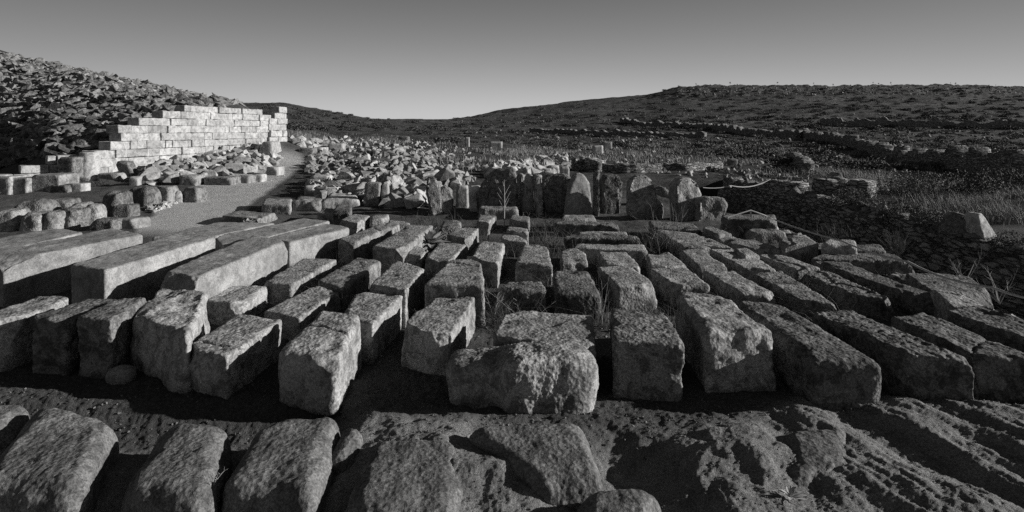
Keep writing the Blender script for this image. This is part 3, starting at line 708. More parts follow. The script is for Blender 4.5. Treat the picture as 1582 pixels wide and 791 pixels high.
# walls of the sunken lane
ys=np.linspace(21.5,6.0,10)
rubble_wall([(8.05-.05*math.sin(y),y) for y in ys],1.58,.5,'long dark drystone wall lining the far side of the sunken lane',z0=[-1.45]*10,sag=.10,seg=.08)
rubble_wall([(5.15+.06*math.sin(y*2),y) for y in np.linspace(13.5,4.6,8)],1.5,.4,'rough stone edge of the sunken lane below the rope',z0=[-1.5]*8,sag=.05,seg=.08)
def gl(*pp): return [ground(x,y)[:2] for x,y in pp]
GT='field walls across the hill'
rubble_wall(gl((1235,212),(1290,222),(1340,238),(1400,252),(1480,263),(1600,283)),0.85,.8,'long stone field wall descending to the right edge of the hillside',group=GT,sag=.55)
rubble_wall(gl((1270,193),(1400,196),(1500,198),(1620,200)),1.15,1.,'straight dark terrace wall below the smooth field at right',group=GT,sag=.55)
rubble_wall(gl((820,205),(900,209),(1000,212),(1090,214)),.8,.8,'low dark terrace wall crossing behind the white ruins',group=GT,sag=.55)
rubble_wall(gl((960,190),(1040,196),(1120,204),(1235,214)),.9,.9,'curving tumbled field wall at mid hill, right of centre',group=GT,sag=.55)
GRu='ruined house walls beyond the block field'
rubble_wall(gl((885,262),(905,262),(930,264)),.6,.6,'dark ruin wall with a humped top behind the standing slabs',group=GRu)
rubble_wall(gl((930,266),(980,267),(1018,266)),.4,.5,'low straight ruin wall in the grass right of the humped one',group=GRu)
rubble_wall(gl((1268,305),(1310,303),(1348,306)),.5,.7,'short masonry stub with a light end beside the sunken lane',group=GRu)
rubble_wall(gl((1225,246),(1238,256),(1248,268)),.5,.5,'small crumbling wall end on the slope right of centre',group=GRu)
rubble_wall(gl((1025,262),(1060,263),(1110,262)),.35,.5,'faint line of foundation stones in the right-hand grass',group=GRu)
rubble_wall(gl((1120,300),(1160,296),(1200,296),(1235,300)),.3,.5,'row of kerb stones along the top of the sunken lane',group=GRu)
sb(1291,1307,267,284,.6,'dark','dark pointed boulder on the masonry stub beside the sunken lane',name='boulder',cat='boulder',group='loose boulders',top=.6)
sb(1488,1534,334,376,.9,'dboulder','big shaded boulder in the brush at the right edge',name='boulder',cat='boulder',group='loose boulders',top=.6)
sb(1528,1564,334,370,.8,'pale','sunlit pale boulder right of the shaded one in the brush',name='boulder',cat='boulder',group='loose boulders',top=.35,lean=-.1)
for x0,x1,y0,y1,fin,lab in [(916,932,225,238,'pale','white ruin block stepped at left, far behind the standing slabs'),(931,946,219,233,'pale','taller white ruin block, far behind the standing slabs'),
  (718,725,212,226,'marble','lone small pillar left of centre in the distance'),(756,776,219,229,'marble','little white stone pile in the distant grass'),
  (615,631,211,219,'dark','black hut-like block with pale rim in the distance'),(866,880,258,276,'marble','bright stepped masonry stub right behind the standing slabs'),
  (838,852,261,270,'marble','small marble cube in the row behind the standing slabs'),(848,864,256,268,'marble','flat marble block beside the bright masonry stub'),(1128,1140,246,256,'pale','pale stone corner in the grass right of centre')]:
    sb(x0,x1,y0,y1,max(.5,(x1-x0)/F*ground(x0,y1)[1]*.8),fin,lab,name='ruin_stone',cat='ruin stone',group='pale ruin stones in the distance')

# ------------------------------------------------------------------ rubble
def rock_proto(name, seed, sx,sy,sz, cuts=9):
    rn=random.Random(seed); bm=bmesh.new()
    for k in range(14):
        p=Vector((rn.uniform(-1,1),rn.uniform(-1,1),rn.uniform(-1,1)))
        m=max(abs(p.x),abs(p.y),abs(p.z)); p=p/m*rn.uniform(.75,1.)
        bm.verts.new((p.x*sx/2,p.y*sy/2,p.z*sz/2+sz/2))
    r=bmesh.ops.convex_hull(bm,input=bm.verts[:])
    bmesh.ops.delete(bm,geom=[g for g in set(r.get('geom_interior',[])+r.get('geom_unused',[])) if isinstance(g,bmesh.types.BMVert)],context='VERTS')
    bmesh.ops.dissolve_limit(bm,angle_limit=.3,verts=bm.verts[:],edges=bm.edges[:])
    bmesh.ops.bevel(bm,geom=bm.edges[:],offset=min(sx,sy,sz)*.04,segments=1,affect='EDGES')
    bmesh.ops.triangulate(bm,faces=bm.faces[:])
    me=bpy.data.meshes.new(name); bm.to_mesh(me); bm.free(); return me
def scatter(name, n_ind, n_stuff, sampler, protos, size, mat, label, cat, group, stuff_label, sink=.25, tilt=.5):
    pts=[]
    for k in range(n_ind+n_stuff):
        x,y=sampler(); g=ground(x,y); s=size(); pts.append((s/g[1],g,s))
    pts.sort(key=lambda t:-t[0])
    protos=[m.copy() for m in protos]
    for me in protos:
        me.materials.clear()
        if not me.materials: me.materials.append(M[mat])
    for sc_,g,s in pts[:n_ind]:
        o=bpy.data.objects.new(name,random.choice(protos)); C.objects.link(o)
        o.location=(g[0],g[1],g[2]-sink*s*.5); o.scale=(s*random.uniform(.8,1.2),s*random.uniform(.7,1.1),s*random.uniform(.6,1.2))
        o.rotation_euler=(random.gauss(0,tilt),random.gauss(0,tilt),random.uniform(0,6.28)); set_props(o,label,cat,group)
    Vs=[];Fs=[];k=0
    pv=[(np.array([v.co for v in me.vertices]),np.array([p.vertices for p in me.polygons])) for me in protos]
    for sc_,g,s in pts[n_ind:]:
        V,Fc=random.choice(pv); e=Matrix.Rotation(random.uniform(0,6.28),3,'Z')@Matrix.Rotation(random.gauss(0,tilt),3,'X')@Matrix.Rotation(random.gauss(0,tilt),3,'Y')
        Vs.append((V*s)@np.array(e).T+np.array([g[0],g[1],g[2]-sink*s*.5])); Fs.append(Fc+k); k+=len(V)
    if Vs:
        me=mesh_np(name+'_scatter',np.concatenate(Vs),np.concatenate(Fs),False)
        set_props(link(name+'_scatter',me,M[mat]),stuff_label,cat,None,'stuff')
chunks=[rock_proto('rubble_chunk',s,1,.8,.6) for s in range(40,50)]
slabs=[rock_proto('rubble_slab',s,1.3,.9,.35) for s in range(60,68)]
small=[rock_proto('field_stone',s,1,.8,.6) for s in range(80,86)]
def poly_sampler(poly):
    xs=[p[0] for p in poly]; ys=[p[1] for p in poly]
    def f():
        while True:
            x=random.uniform(min(xs),max(xs)); y=random.uniform(min(ys),max(ys)); ins=False
            for i in range(len(poly)):
                (x1,y1),(x2,y2)=poly[i],poly[i-1]
                if (y1>y)!=(y2>y) and x<(x2-x1)*(y-y1)/(y2-y1)+x1: ins=not ins
            if ins: return x,y
    return f
# heap of pale rubble, centre left
scatter('rubble_stone',300,1100,poly_sampler([(478,300),(488,272),(470,262),(478,246),(515,225),(560,233),(640,242),(665,252),(700,268),(745,280),(700,290),(660,300),(650,322),(600,318),(540,304),(500,308)]),chunks,lambda:random.choice([.25,.32,.4,.5,.62]),'pale',
 'angular pale chunk in the big rubble heap left of the standing slabs','rubble stone','pale chunks of the central rubble heap','small pale chunks filling the central rubble heap',sink=.1,tilt=.8)
scatter('wall_foot_stone',90,260,poly_sampler([(215,285),(225,262),(300,248),(330,236),(395,222),(432,240),(432,252),(400,266),(330,276),(270,285)]),chunks,lambda:random.choice([.2,.3,.4,.55,.7]),'pale',
 'broken pale stone in the rubble along the foot of the white wall','rubble stone','rubble along the foot of the white wall','fine rubble along the foot of the white wall',sink=.1,tilt=.7)
# hillside slabs, left
hillpoly=[(-20,262),(-20,78),(50,96),(95,101),(150,116),(210,127),(255,138),(300,146),(345,154),(380,160),(345,166),(285,168),(240,180),(205,194),(180,206),(165,218),(120,234),(60,245)]
scatter('hillside_slab',300,3800,poly_sampler(hillpoly),slabs+chunks[:3],lambda:random.choice([.2,.25,.3,.4,.5,.65,.9]),'hill',
 'dark broken slab strewn on the rubble slope above the white wall','slab','slabs strewn on the left hillside','smaller slabs strewn on the left hillside',sink=.2,tilt=.35)
scatter('crest_stone',60,420,poly_sampler([(0,72),(60,92),(150,110),(250,133),(330,149),(330,158),(240,146),(150,126),(70,112),(0,95)]),[m.copy() for m in chunks[:4]],lambda:random.choice([.3,.45,.6]),'field',
 'light stone catching the sun on the left hill crest','stone','light stones on the left hill crest','small light stones on the left hill crest',sink=.2)
scatter('flat_rubble',50,180,poly_sampler([(440,211),(640,216),(705,243),(640,246),(560,238),(470,233)]),chunks,lambda:random.choice([.3,.45,.6,.8]),'pale',
 'pale tumbled stone on the low ground behind the rubble heap','rubble stone','pale stones behind the rubble heap','small pale stones behind the rubble heap',sink=.6,tilt=.4)
scatter('big_chunk',20,0,poly_sampler([(488,296),(500,262),(560,240),(660,262),(740,282),(660,302),(600,314),(540,302)]),[m.copy() for m in chunks],lambda:random.choice([.6,.75,.9]),'pale',
 'large angular block lying in the central rubble heap','stone block','large blocks in the central rubble heap','',sink=.2,tilt=.7)
# scattered stones between, mid distance and hill
scatter('field_stone',120,700,poly_sampler([(440,215),(640,222),(760,222),(1230,236),(1400,262),(1420,300),(1260,292),(1100,275),(880,262),(760,262),(700,262),(640,240),(500,222)]),small,lambda:random.choice([.12,.18,.25,.38]),'field',
 'loose pale stone on the scrubby ground beyond the block field','stone','loose stones beyond the block field','small loose stones beyond the block field')
scatter('ruin_chunk',60,110,poly_sampler([(745,262),(880,240),(882,262),(830,276),(760,278)]),[m.copy() for m in chunks[:5]],lambda:random.choice([.35,.5,.7]),'marble',
 'white tumbled marble chunk of the ruin behind the standing slabs','rubble stone','white chunks of the ruin behind the standing slabs','small white marble debris of the ruin',sink=.1,tilt=.3)
scatter('hill_stone',100,1500,poly_sampler([(700,186),(850,162),(980,152),(1040,137),(1582,136),(1582,225),(1300,232),(1000,226),(720,212)]),small,lambda:random.choice([.25,.4,.5,.7]),'field',
 'pale stone dotted on the distant right hill','stone','pale stones on the right hill','scattered pale stones of the right hill')
scatter('path_edge_stone',30,60,poly_sampler([(218,318),(300,300),(330,292),(300,306),(235,330)]),[m.copy() for m in small],lambda:random.choice([.08,.12,.2]),'pale',
 'small stone at the edge of the gravel path','stone','stones at the path edge','gravel at the path edge')
def line_sampler(pts,j):
    def f():
        i=random.randrange(len(pts)-1); t=random.random(); return pts[i][0]*(1-t)+pts[i+1][0]*t, pts[i][1]*(1-t)+pts[i+1][1]*t+random.uniform(-j,j)
    return f
scatter('crest_stone',60,700,poly_sampler([(1045,137),(1200,134),(1582,136),(1582,146),(1045,150)]),[m.copy() for m in small],lambda:random.choice([.5,.8,1.1]),'field',
 'stone on the crest band of the right hill','stone','stones of the right hill crest','small stones of the right hill crest')
scatter('wall_stone',60,260,line_sampler([(1235,206),(1290,216),(1340,230),(1400,243),(1480,254),(1582,270)],3),[m.copy() for m in small],lambda:random.choice([.3,.45,.6]),'field',
 'stone fallen beside the long descending field wall','stone','stones fallen beside the descending field wall','small stones fallen beside the descending field wall')
scatter('pebble',60,1500,poly_sampler([(-20,590),(1600,590),(1600,660),(1400,650),(900,700),(560,670),(0,650)]),[m.copy() for m in small],lambda:random.choice([.006,.009,.013,.02]),'field',
 'pebble on the bare soil in front of the blocks','pebble','pebbles on the bare foreground soil','gravel on the bare foreground soil')
scatter('gravel',30,1800,poly_sampler([(-20,655),(560,670),(900,720),(1320,680),(1600,650),(1600,800),(-20,800)]),[m.copy() for m in small],lambda:random.choice([.004,.006,.009,.014]),'field',
 'pebble lying on the foreground bedrock','pebble','pebbles on the foreground bedrock','grit on the foreground bedrock')
scatter('chip',40,500,poly_sampler([(400,400),(1200,400),(1300,560),(300,560)]),[m.copy() for m in small],lambda:random.choice([.015,.025,.04]),'field',
 'stone chip in the gaps between the blocks','stone chip','stone chips between the blocks','fine stone chips between the blocks')
# lane top edge stones
scatter('lane_edge_stone',70,160,poly_sampler([(1120,290),(1230,298),(1330,318),(1450,345),(1480,360),(1400,352),(1280,335),(1180,305)]),[m.copy() for m in small],lambda:random.choice([.12,.2,.3,.4]),'field',
 'flat stone on the top edge of the sunken lane wall','stone','stones along the top of the sunken lane wall','small stones along the top of the sunken lane wall')

# ------------------------------------------------------------------ rope and post
def tube(name, pts, r, mat, nseg=6, parent=None, base=None):
    pts=[Vector(p) for p in pts]; base=Vector(base if base is not None else pts[0]); V=[];Q=[]
    for i,p in enumerate(pts):
        t=(pts[min(i+1,len(pts)-1)]-pts[max(i-1,0)]).normalized(); a=t.orthogonal().normalized(); b=t.cross(a)
        rr=r[i] if hasattr(r,'__len__') else r
        for k in range(nseg):
            an=2*math.pi*k/nseg; V.append(p-base+a*math.cos(an)*rr+b*math.sin(an)*rr)
    for i in range(len(pts)-1):
        for k in range(nseg): Q.append((i*nseg+k,i*nseg+(k+1)%nseg,(i+1)*nseg+(k+1)%nseg,(i+1)*nseg+k))
    me=mesh_np(name,[tuple(v) for v in V],Q); o=link(name,me,M[mat],(0,0,0) if parent else base,parent)
    return o
post=W(1160,325,10.3); pb=np.array([post[0],post[1],.45])
o=tube('rope_post',[pb,post],.014,'straw'); set_props(o,'thin stake on the squared block carrying the rope','stake')
def sagline(a,b,n,s): return [np.array(a)*(1-t)+np.array(b)*t-np.array([0,0,s*4*t*(1-t)]) for t in np.linspace(0,1,n)]
A=W(1124,336,10.2); B=W(1198,340,10.25); D1=W(1300,372,7.9); D2=W(1402,404,6.7); D3=W(1532,444,5.6); D4=W(1620,466,5.1)
line=[A]+sagline(post-(0,0,.0),post,2,0)[:1]+[W(1182,333,10.28)]+sagline(B,D1,8,.02)+sagline(D1,D2,8,.03)[1:]+sagline(D2,D3,8,.05)[1:]+sagline(D3,D4,5,.02)[1:]
o=tube('rope',line,.013,'rope'); set_props(o,'pale rope running from the stake down along the right side','rope','barrier ropes')
o=tube('rope',sagline(W(1086,290,17),W(1130,287,17.2),6,.04)+sagline(W(1130,287,17.2),W(1190,277,18),8,.12)[1:],.016,'rope'); set_props(o,'pale rope hanging behind the last standing slab','rope','barrier ropes')

kn=o
def knot(parent,p,r):
    V,Q=cube_surf(6,6,6); P=V/np.linalg.norm(V,axis=1)[:,None]*r; P[:,0]*=1.5; P=P+(.25*r*noise3(P/r*1.5))[:,None]
    k_=link('knot',mesh_np('knot',P+np.array(p)-np.array(parent.location)*1.0,Q),M['rope']); k_.parent=parent; return k_
kn.location=(0,0,0) if False else kn.location
knot(kn,W(1127,288.5,17.15),.04)
# ------------------------------------------------------------------ vegetation
def blade_mesh(specs):
    """specs: list of (base xyz, height, lean vec(x,y), width)"""
    V=[];Q=[];k=0
    for (b,h,lx,ly,w) in specs:
        a=random.uniform(0,3.14); cx_,cy_=math.cos(a)*w/2,math.sin(a)*w/2
        prev=None
        for i,t in enumerate((0,.35,.7,1.)):
            x=b[0]+lx*t*t; y=b[1]+ly*t*t; z=b[2]+h*(t-.25*t*t*min(1,math.hypot(lx,ly)/h)); ww=1-.8*t
            V+= [(x-cx_*ww,y-cy_*ww,z),(x+cx_*ww,y+cy_*ww,z)]
            if i: Q.append((k-2,k-1,k+1,k))
            k+=2
    return np.array(V),np.array(Q)
def grass_stuff(name, regions, label, mat):
    sp=[]
    for (sam,n,nb,h0,h1,w,clump) in regions:
        for i in range(n):
            x,y=sam(); g=ground(x,y)
            if path_mask(g[0],g[1])>.3 or mnoise.noise(Vector((g[0]*.22,g[1]*.16,3.3)))<random.uniform(-.12,.12): continue
            kk=max(.7,min(2.5,g[1]/25))
            for j in range(nb):
                h=random.uniform(h0,h1); bx=g[0]+random.gauss(0,clump); by=g[1]+random.gauss(0,clump)
                sp.append(((bx,by,grid_h(bx,by)-.03),h,random.gauss(-.1,.3)*h,random.gauss(0,.25)*h,w*kk))
    V,Q=blade_mesh(sp); me=mesh_np(name,V,Q,False)
    return set_props(link(name,me,M[mat]),label,'grass',None,'stuff')
P_=poly_sampler
grass_stuff('dry_grass',[
  (P_([(960,255),(1130,262),(1240,285),(1300,300),(1420,330),(1582,345),(1582,230),(1300,215),(1000,222),(860,225),(740,235),(880,262)]),2000,20,.12,.38,.019,.3),
  (P_([(1240,262),(1420,268),(1582,290),(1582,345),(1460,345),(1300,292)]),640,26,.15,.42,.015,.22),
  (P_([(1110,283),(1230,293),(1330,318),(1450,345),(1445,352),(1330,326),(1220,300)]),160,18,.15,.4,.013,.15),
  (P_([(650,230),(880,225),(880,262),(760,275),(700,262)]),220,16,.15,.4,.018,.3),
  (P_([(440,205),(700,212),(700,225),(480,222)]),200,18,.12,.35,.014,.4)],
  'dry pale grass tufts over the ground beyond the block field','grass')
def near_grass(regs, mat, name, label):
    sp=[]
    for (x,y,n,h0,h1,spread,w) in regs:
        Y=F*CH/(y-HY); X=(x-CX)/F*Y
        for j in range(n):
            h=random.uniform(h0,h1); sp.append(((X+random.gauss(0,spread),Y+random.gauss(0,spread),-.02),h,random.gauss(0,.75)*h,random.gauss(-.1,.6)*h,w*.8))
    V,Q=blade_mesh(sp); me=mesh_np(name,V,Q,False); return set_props(link(name,me,M[mat]),label,'grass',None,'stuff')
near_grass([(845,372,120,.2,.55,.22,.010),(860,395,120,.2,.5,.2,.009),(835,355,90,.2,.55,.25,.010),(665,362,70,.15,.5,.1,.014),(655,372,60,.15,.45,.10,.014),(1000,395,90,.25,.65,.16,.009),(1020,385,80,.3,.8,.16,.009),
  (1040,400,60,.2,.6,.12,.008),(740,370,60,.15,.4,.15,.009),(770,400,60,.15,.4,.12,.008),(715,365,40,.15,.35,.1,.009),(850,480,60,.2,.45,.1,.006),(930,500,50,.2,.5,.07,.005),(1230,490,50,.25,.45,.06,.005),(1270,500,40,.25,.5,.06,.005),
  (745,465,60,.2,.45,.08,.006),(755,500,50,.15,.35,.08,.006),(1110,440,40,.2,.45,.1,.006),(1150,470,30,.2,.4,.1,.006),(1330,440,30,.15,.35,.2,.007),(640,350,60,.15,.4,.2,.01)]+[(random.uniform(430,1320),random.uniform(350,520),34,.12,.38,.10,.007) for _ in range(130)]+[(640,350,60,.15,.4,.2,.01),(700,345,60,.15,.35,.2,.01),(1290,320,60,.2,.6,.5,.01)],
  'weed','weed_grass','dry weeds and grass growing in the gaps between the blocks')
# scrub bushes (leafy clump prototypes)
def bush_proto(name, seed, n=420, flat=.6, leaf=.09):
    rn=np.random.default_rng(seed); lobes=[(rn.uniform(-.35,.35),rn.uniform(-.35,.35),rn.uniform(.15,.4)*flat,rn.uniform(.3,.5)) for k in range(5)]
    V=[];Q=[]
    for i in range(n):
        l=lobes[i%5]; d=rn.normal(size=3); d/=np.linalg.norm(d); rr=l[3]*rn.uniform(.55,1.)**.5
        c_=np.array([l[0],l[1],l[2]])+d*rr*np.array([1,1,flat]); c_[2]=abs(c_[2])
        a=rn.normal(size=3);a/=np.linalg.norm(a); b=np.cross(a,rn.normal(size=3)); b/=np.linalg.norm(b); s=leaf*rn.uniform(.5,1.2)
        k=len(V); V+=[c_-a*s,c_-b*s*.4,c_+a*s,c_+b*s*.4]; Q.append((k,k+1,k+2,k+3))
    return np.array(V),np.array(Q)
bp=[bush_proto('b',s) for s in range(4)]
def scrub_stuff(name, regs, label, mat):
    Vs=[];Qs=[];k=0
    for sam,n,s0,s1 in regs:
        for i in range(n):
            x,y=sam(); g=ground(x,y); V,Q=random.choice(bp); s=random.uniform(s0,s1)
            if path_mask(g[0],g[1])>.2: continue
            a=random.uniform(0,6.28); ca,sa=math.cos(a),math.sin(a)
            P=np.stack([(V[:,0]*ca-V[:,1]*sa)*s+g[0],(V[:,0]*sa+V[:,1]*ca)*s+g[1],V[:,2]*s*random.uniform(.5,.9)+g[2]-.05*s],1)
            Vs.append(P);Qs.append(Q+k);k+=len(P)
    me=mesh_np(name,np.concatenate(Vs),np.concatenate(Qs),False); return set_props(link(name,me,M[mat]),label,'scrub',None,'stuff')
scrub_stuff('hill_scrub',[(P_([(640,190),(850,163),(980,153),(1040,136),(1582,136),(1582,200),(640,208)]),650,.8,2.6),
  (P_([(640,200),(1582,200),(1582,262),(1300,262),(1000,232),(640,222)]),420,.5,1.6),(P_([(400,160),(500,170),(640,187),(640,205),(440,200)]),160,.8,2.2),
  (P_([(960,255),(1420,300),(1582,330),(1582,262),(1300,250)]),70,.35,.9)],'low dark thorny scrub covering the hill and the rough ground','scrub')
scrub_stuff('hill_heath',[(P_([(640,195),(980,156),(1582,145),(1582,262),(1000,240),(700,215)]),420,.5,1.8)],'greyer dry heath between the dark scrub','scrubdry')
def bush_obj(px,py,s,label,mat='scrub',seed=0,leaf=.028,n=4200):
    g=ground(px,py); root=bpy.data.objects.new('bush',None); C.objects.link(root); root.location=(g[0],g[1],g[2]-.03)
    V,Q=bush_proto('bush',seed+30,n,.75,leaf); link('foliage',mesh_np('foliage',V*s,Q,False),M[mat],parent=root)
    rn=random.Random(seed); pts=[]
    V=[];Q=[];k=0
    for i in range(9):
        a=rn.uniform(0,6.28); e=Vector((math.cos(a)*.35,math.sin(a)*.35,rn.uniform(.35,.6)))*s; t=e.normalized(); u=t.orthogonal().normalized(); w_=t.cross(u)
        for p,rr in ((Vector((0,0,-.05)),.02*s),(e,.006*s)):
            for j in range(4): V.append(tuple(p+u*math.cos(j*1.571)*rr+w_*math.sin(j*1.571)*rr))
        for j in range(4): Q.append((k+j,k+(j+1)%4,k+4+(j+1)%4,k+4+j))
        k+=8
    link('stem',mesh_np('stem',V,Q,False),M['scrubdry'],parent=root)
    set_props(root,label,'bush','bushes around the ruins')
for a in [(1468,380,.7,'dark bush in front of the shaded boulder at the right edge','scrub',1),(1570,392,.6,'dark bush in the right corner behind the rope','scrub',2),(1370,395,.0,'',None,3),
          (1320,322,.8,'low bush on the lane wall below the masonry stub','scrub',4),(1400,350,.9,'bush spilling over the lane wall right of the kerb stones','scrub',5),(1450,355,.8,'scruffy bush left of the shaded boulder','scrubdry',6),
          (105,290,.0,'',None,7),(122,285,.55,'dark bush before the column drum','scrub',8),(150,288,.45,'dark bush right of the column drum','scrub',9),(95,286,.4,'small dark bush left of the column drum','scrub',10),
          (1555,300,1.4,'round dark bush high at the right edge','scrub',11),(1420,302,1.2,'pale leafless bush on the slope right of the lane','scrubdry',12),(1500,310,1.3,'wide dark bush above the shaded boulder','scrub',13)]:
    if a[2]>0: bush_obj(a[0],a[1],a[2],a[3],a[4],a[5])
# branching dry shrub by the rope
def twig_plant(name, base, h, n, spread, label, mat='straw', r=.004, cat='dry plant', group=None, seed=1, sub=3):
    rn=random.Random(seed); base=Vector(base); Vs=[];Qs=[];k=0
    def seg(p0,p1,r0,r1):
        nonlocal k
        t=(p1-p0).normalized(); a=t.orthogonal().normalized(); b=t.cross(a)
        for p,rr in ((p0,r0),(p1,r1)):
            for j in range(4):
                an=j*math.pi/2; Vs.append(tuple(p+a*math.cos(an)*rr+b*math.sin(an)*rr))
        for j in range(4): Qs.append((k+j,k+(j+1)%4,k+4+(j+1)%4,k+4+j))
        k+=8
    for i in range(n):
        d=Vector((rn.gauss(0,spread),rn.gauss(0,spread),1)).normalized(); p=Vector((0,0,0)); L=h*rn.uniform(.6,1); steps=5
        for s in range(steps):
            q=p+d*L/steps; rr=r*(1-s/steps*.7); seg(p,q,rr,rr*.85)
            if s>=1:
                for m in range(rn.randint(0,sub)):
                    e=(d+Vector((rn.gauss(0,.6),rn.gauss(0,.6),rn.uniform(-.1,.4)))).normalized(); seg(q,q+e*L*rn.uniform(.1,.3),rr*.6,rr*.3)
            p=q; d=(d+Vector((rn.gauss(0,.15),rn.gauss(0,.15),.02))).normalized()
    me=mesh_np(name,Vs,Qs,False); o=link(name,me,M[mat],base); return set_props(o,label,cat,group)
# tall dead stalk with raised branches
base=at(779,352,0); Vb=Vector(base)
def stalk():
    V=[];Q=[];k=0; pts=[]
    def seg(a,b,r0,r1):
        nonlocal k
        a,b=Vector(a),Vector(b); t=(b-a).normalized(); u=t.orthogonal().normalized(); w=t.cross(u)
        for p,rr in ((a,r0),(b,r1)):
            for j in range(5):
                an=j*2*math.pi/5; V.append(tuple(p+u*math.cos(an)*rr+w*math.sin(an)*rr))
        for j in range(5): Q.append((k+j,k+(j+1)%5,k+5+(j+1)%5,k+5+j))
        k+=10
    H=.98; seg((0,0,0),(.01,0,.5),.012,.009); seg((.01,0,.5),(0,0,H),.009,.004)
    for z,dx,l in ((.5,-.15,.22),(.5,.13,.24),(.62,-.12,.2),(.66,.12,.22),(.8,-.03,.14),(.4,.1,.2),(.36,-.1,.2)):
        seg((.005,0,z),(dx,.03,z+l),.006,.003)
    me=mesh_np('dead_stalk',V,Q,False); o=link('dead_stalk',me,M['straw'],base); set_props(o,'tall dead stalk with raised branches in front of the largest dark slab','dead plant')
stalk()
def twigs(px,py,h,n,sp,lab,seed,r=.004,mat='straw',zz=0.):
    b=at(px,py,zz); twig_plant('dry_weed',b,h,n,sp,lab,mat,r,'dry weed','dry weeds in the block field',seed)
twigs(795,360,.55,5,.35,'dry weed behind the stack of three blocks',1)
twigs(815,498,.5,5,.5,'tangled dry twigs hugging the dark squat block',2,.004)
twigs(760,500,.45,6,.5,'dry twigs in the dark gap left of the broad block',3,.004)
twigs(930,505,.6,4,.35,'thin weed in the gap left of the dark-topped block',4,.0035)
twigs(1040,398,.9,7,.3,'tall bent grass stems behind the small square lit block',5,.005)
twigs(1010,392,.7,6,.4,'arching stems right of the crosswise stack',6,.005)
twigs(1385,398,.5,40,.5,'bushy grey twig shrub by the rope near the lane',7,.004,'scrubdry')
twigs(1490,440,.5,6,.4,'bare white twig standing at the rope near the right edge',8,.005)
twigs(1545,470,.5,7,.6,'dry twigs hanging by the rope at the right edge',9,.004)
twigs(325,760,.12,5,.5,'dead twig at the foot of the hollowed hump',10,.003)
twigs(1128,790,.12,2,.2,'single pale straw in the dark rock at bottom right',11,.003)
twigs(1110,380,.35,4,.5,'forked dry twig lying against the heap boulder',12,.004)
# leafy rosettes
def rosette(loc, r, n, label, mat='leaf', name='leafy_plant'):
    V=[];Q=[];k=0
    for i in range(n):
        a=i*2.4+random.uniform(-.2,.2); el=random.uniform(.2,1.1); L=r*random.uniform(.7,1.1); w=L*.32
        d=np.array([math.cos(a)*math.cos(el),math.sin(a)*math.cos(el),math.sin(el)]); sx=np.array([-math.sin(a),math.cos(a),0])
        for j,t in enumerate((0,.25,.5,.75,.95)):
            ww=w*math.sin(math.pi*(.12+.86*t))*.5; p=d*L*t-np.array([0,0,.25*L*t*t]); V+=[p-sx*ww,p+np.array([0,0,-.04*L]),p+sx*ww]
            if j: Q+= [(k-3,k-2,k+1,k),(k-2,k-1,k+2,k+1)]
            k+=3
    me=mesh_np(name,V,Q); o=link(name,me,M[mat],loc); set_props(o,label,'plant')
gp=at(1222,770,.02); rosette((gp[0],gp[1],gz(gp[0],gp[1])+.02),.09,13,'small broad-leaved plant in the dark rock at the bottom right')
gp=at(383,338,.22); rosette((gp[0],gp[1],.1),.22,30,'pale spiky tuft in front of the low flaky slab')
gp=at(668,360,.3); rosette((gp[0],gp[1]-.1,.15),.38,46,'bright spiky plant at the rear corner of the wide pale block')
gp=at(578,607,0); rosette((gp[0],gp[1],gz(gp[0],gp[1])),.05,7,'tiny dark sprig on bare soil left of the two-lobed boulder','scrub')
# crest stalks on the right hill
def crest():
    V,Q=[],[]
    bpv,bpq=bush_proto('c',77,60,1.,.22)
    st=np.array([(-.04,0,-.3),(.04,0,-.3),(.03,0,1.3),(-.03,0,1.3),(0,-.04,-.3),(0,.04,-.3),(0,.03,1.3),(0,-.03,1.3)])
    me=mesh_np('hill_shrub',np.concatenate([bpv*np.array([.8,.8,.8])+(0,0,1.1),st]),np.concatenate([bpq,np.array([(0,1,2,3),(4,5,6,7)])+len(bpv)]),False); me.materials.append(M['scrub'])
    for i in range(46):
        x=random.uniform(1045,1582); sky=np.interp(x,[1040,1100,1250,1450,1582],[134,131,131,130,133]); g=ground(x,sky+random.uniform(1,6))
        o=bpy.data.objects.new('hill_shrub',me); C.objects.link(o); o.location=(g[0],g[1],g[2]); s=random.uniform(.35,1.0); o.scale=(s,s,s*random.uniform(.8,1.5)); o.rotation_euler=(0,0,random.uniform(0,6))
        set_props(o,'spindly shrub on the skyline of the right hill','shrub','spindly shrubs on the right skyline')
crest()

# ------------------------------------------------------------------ terrain mesh
nr,nc=XX.shape; V=np.stack([XX.ravel(),YY.ravel(),ZZ.ravel()],1)
ii=np.arange(nr*nc).reshape(nr,nc); Q=np.stack([ii[:-1,:-1].ravel(),ii[:-1,1:].ravel(),ii[1:,1:].ravel(),ii[1:,:-1].ravel()],1)
me=mesh_np('ground',V,Q); 
ca=me.color_attributes.new('cover','FLOAT_COLOR','POINT')
pm=path_mask(XX,YY).ravel(); rk=rock_mask(XX,YY).ravel()*.999; vg=sst(13,26,YY).ravel()*(1-.85*(sst(-7,-11,XX)*(1-sst(40,70,YY))).ravel())
ca.data.foreach_set('color',np.stack([pm,rk,vg,np.ones_like(pm)],1).astype(np.float32).ravel())
set_props(link('ground',me,M['ground']),kind='structure')
me=mesh_np('ground_behind',[(-600,-600,-.35),(600,-600,-.35),(600,1.3,-.35),(-600,1.3,-.35)],[(0,1,2,3)])
set_props(link('ground_behind',me,plain('soil_plain',.16)),kind='structure')

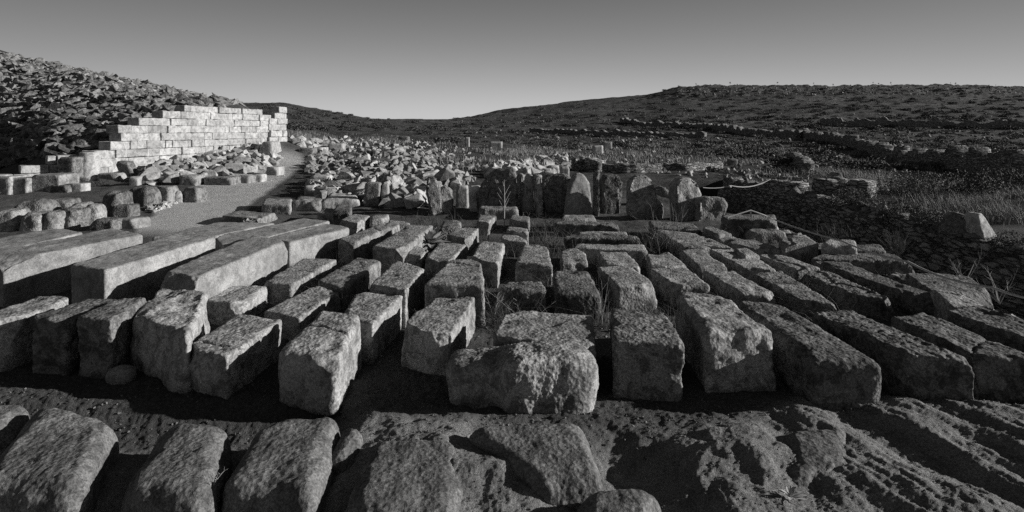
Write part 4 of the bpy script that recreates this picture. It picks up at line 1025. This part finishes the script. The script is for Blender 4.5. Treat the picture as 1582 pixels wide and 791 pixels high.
# ------------------------------------------------------------------ light, sky, camera
SUN_EL, SUN_AZ = 16., 92.        # azimuth clockwise from the view direction (+Y)
sd=Vector((math.sin(R(SUN_AZ))*math.cos(R(SUN_EL)), math.cos(R(SUN_AZ))*math.cos(R(SUN_EL)), math.sin(R(SUN_EL))))
li=bpy.data.lights.new('sun','SUN'); li.energy=4.6; li.angle=R(.5); li.color=(1,.985,.96)
lo=bpy.data.objects.new('sun',li); C.objects.link(lo); lo.rotation_euler=(-sd).to_track_quat('-Z','Y').to_euler()
w=bpy.data.worlds.new('World'); bpy.context.scene.world=w; w.use_nodes=True; nt=w.node_tree; nt.nodes.clear(); N=NT(nt)
sky=N.n('ShaderNodeTexSky',sky_type='NISHITA'); sky.sun_disc=False; sky.sun_elevation=R(SUN_EL); sky.sun_rotation=R(SUN_AZ); sky.dust_density=1.; sky.air_density=1.; sky.ozone_density=1.
sp=N.n('ShaderNodeSeparateColor'); N.l(sky.outputs[0],sp.inputs[0])          # black and white film: one grey value per direction
bw=N.math('ADD',N.math('MULTIPLY',sp.outputs[0],.6),N.math('ADD',N.math('MULTIPLY',sp.outputs[1],.35),N.math('MULTIPLY',sp.outputs[2],.05)))
bw=N.math('POWER',bw,.35)
tc=N.n('ShaderNodeTexCoord'); sx=N.n('ShaderNodeSeparateXYZ'); N.l(tc.outputs['Generated'],sx.inputs[0])
z=N.math('MAXIMUM',sx.outputs[2],0.)
hz=N.math('EXPONENT',N.math('MULTIPLY',z,-7.5))                                # horizon haze brightens downwards
yy=N.math('MULTIPLY',sx.outputs[1],sx.outputs[1]); hz=N.math('MULTIPLY',hz,N.math('ADD',N.math('MULTIPLY',yy,.55),.45))
k=N.math('ADD',N.math('MULTIPLY',hz,3.5),.48); bw=N.math('MULTIPLY',bw,k)
cb=N.n('ShaderNodeCombineColor'); [N.l(bw,cb.inputs[k]) for k in range(3)]
bg=N.n('ShaderNodeBackground',i_Strength=.076); N.l(cb.outputs[0],bg.inputs[0]); out=N.n('ShaderNodeOutputWorld'); N.l(bg.outputs[0],out.inputs[0])
cam=bpy.data.cameras.new('camera'); co=bpy.data.objects.new('camera',cam); C.objects.link(co)
co.location=(0,0,CH); co.rotation_euler=(R(90),0,0); cam.sensor_width=36; cam.lens=36*F/1582
cam.shift_y=-(395.5-HY)/1582; cam.clip_start=.05; cam.clip_end=4000
sc=bpy.context.scene; sc.camera=co
sc.view_settings.view_transform='Standard'; sc.view_settings.look='None'; sc.view_settings.exposure=.5; sc.view_settings.gamma=1
sc.cycles.max_bounces=4; sc.cycles.use_denoising=False
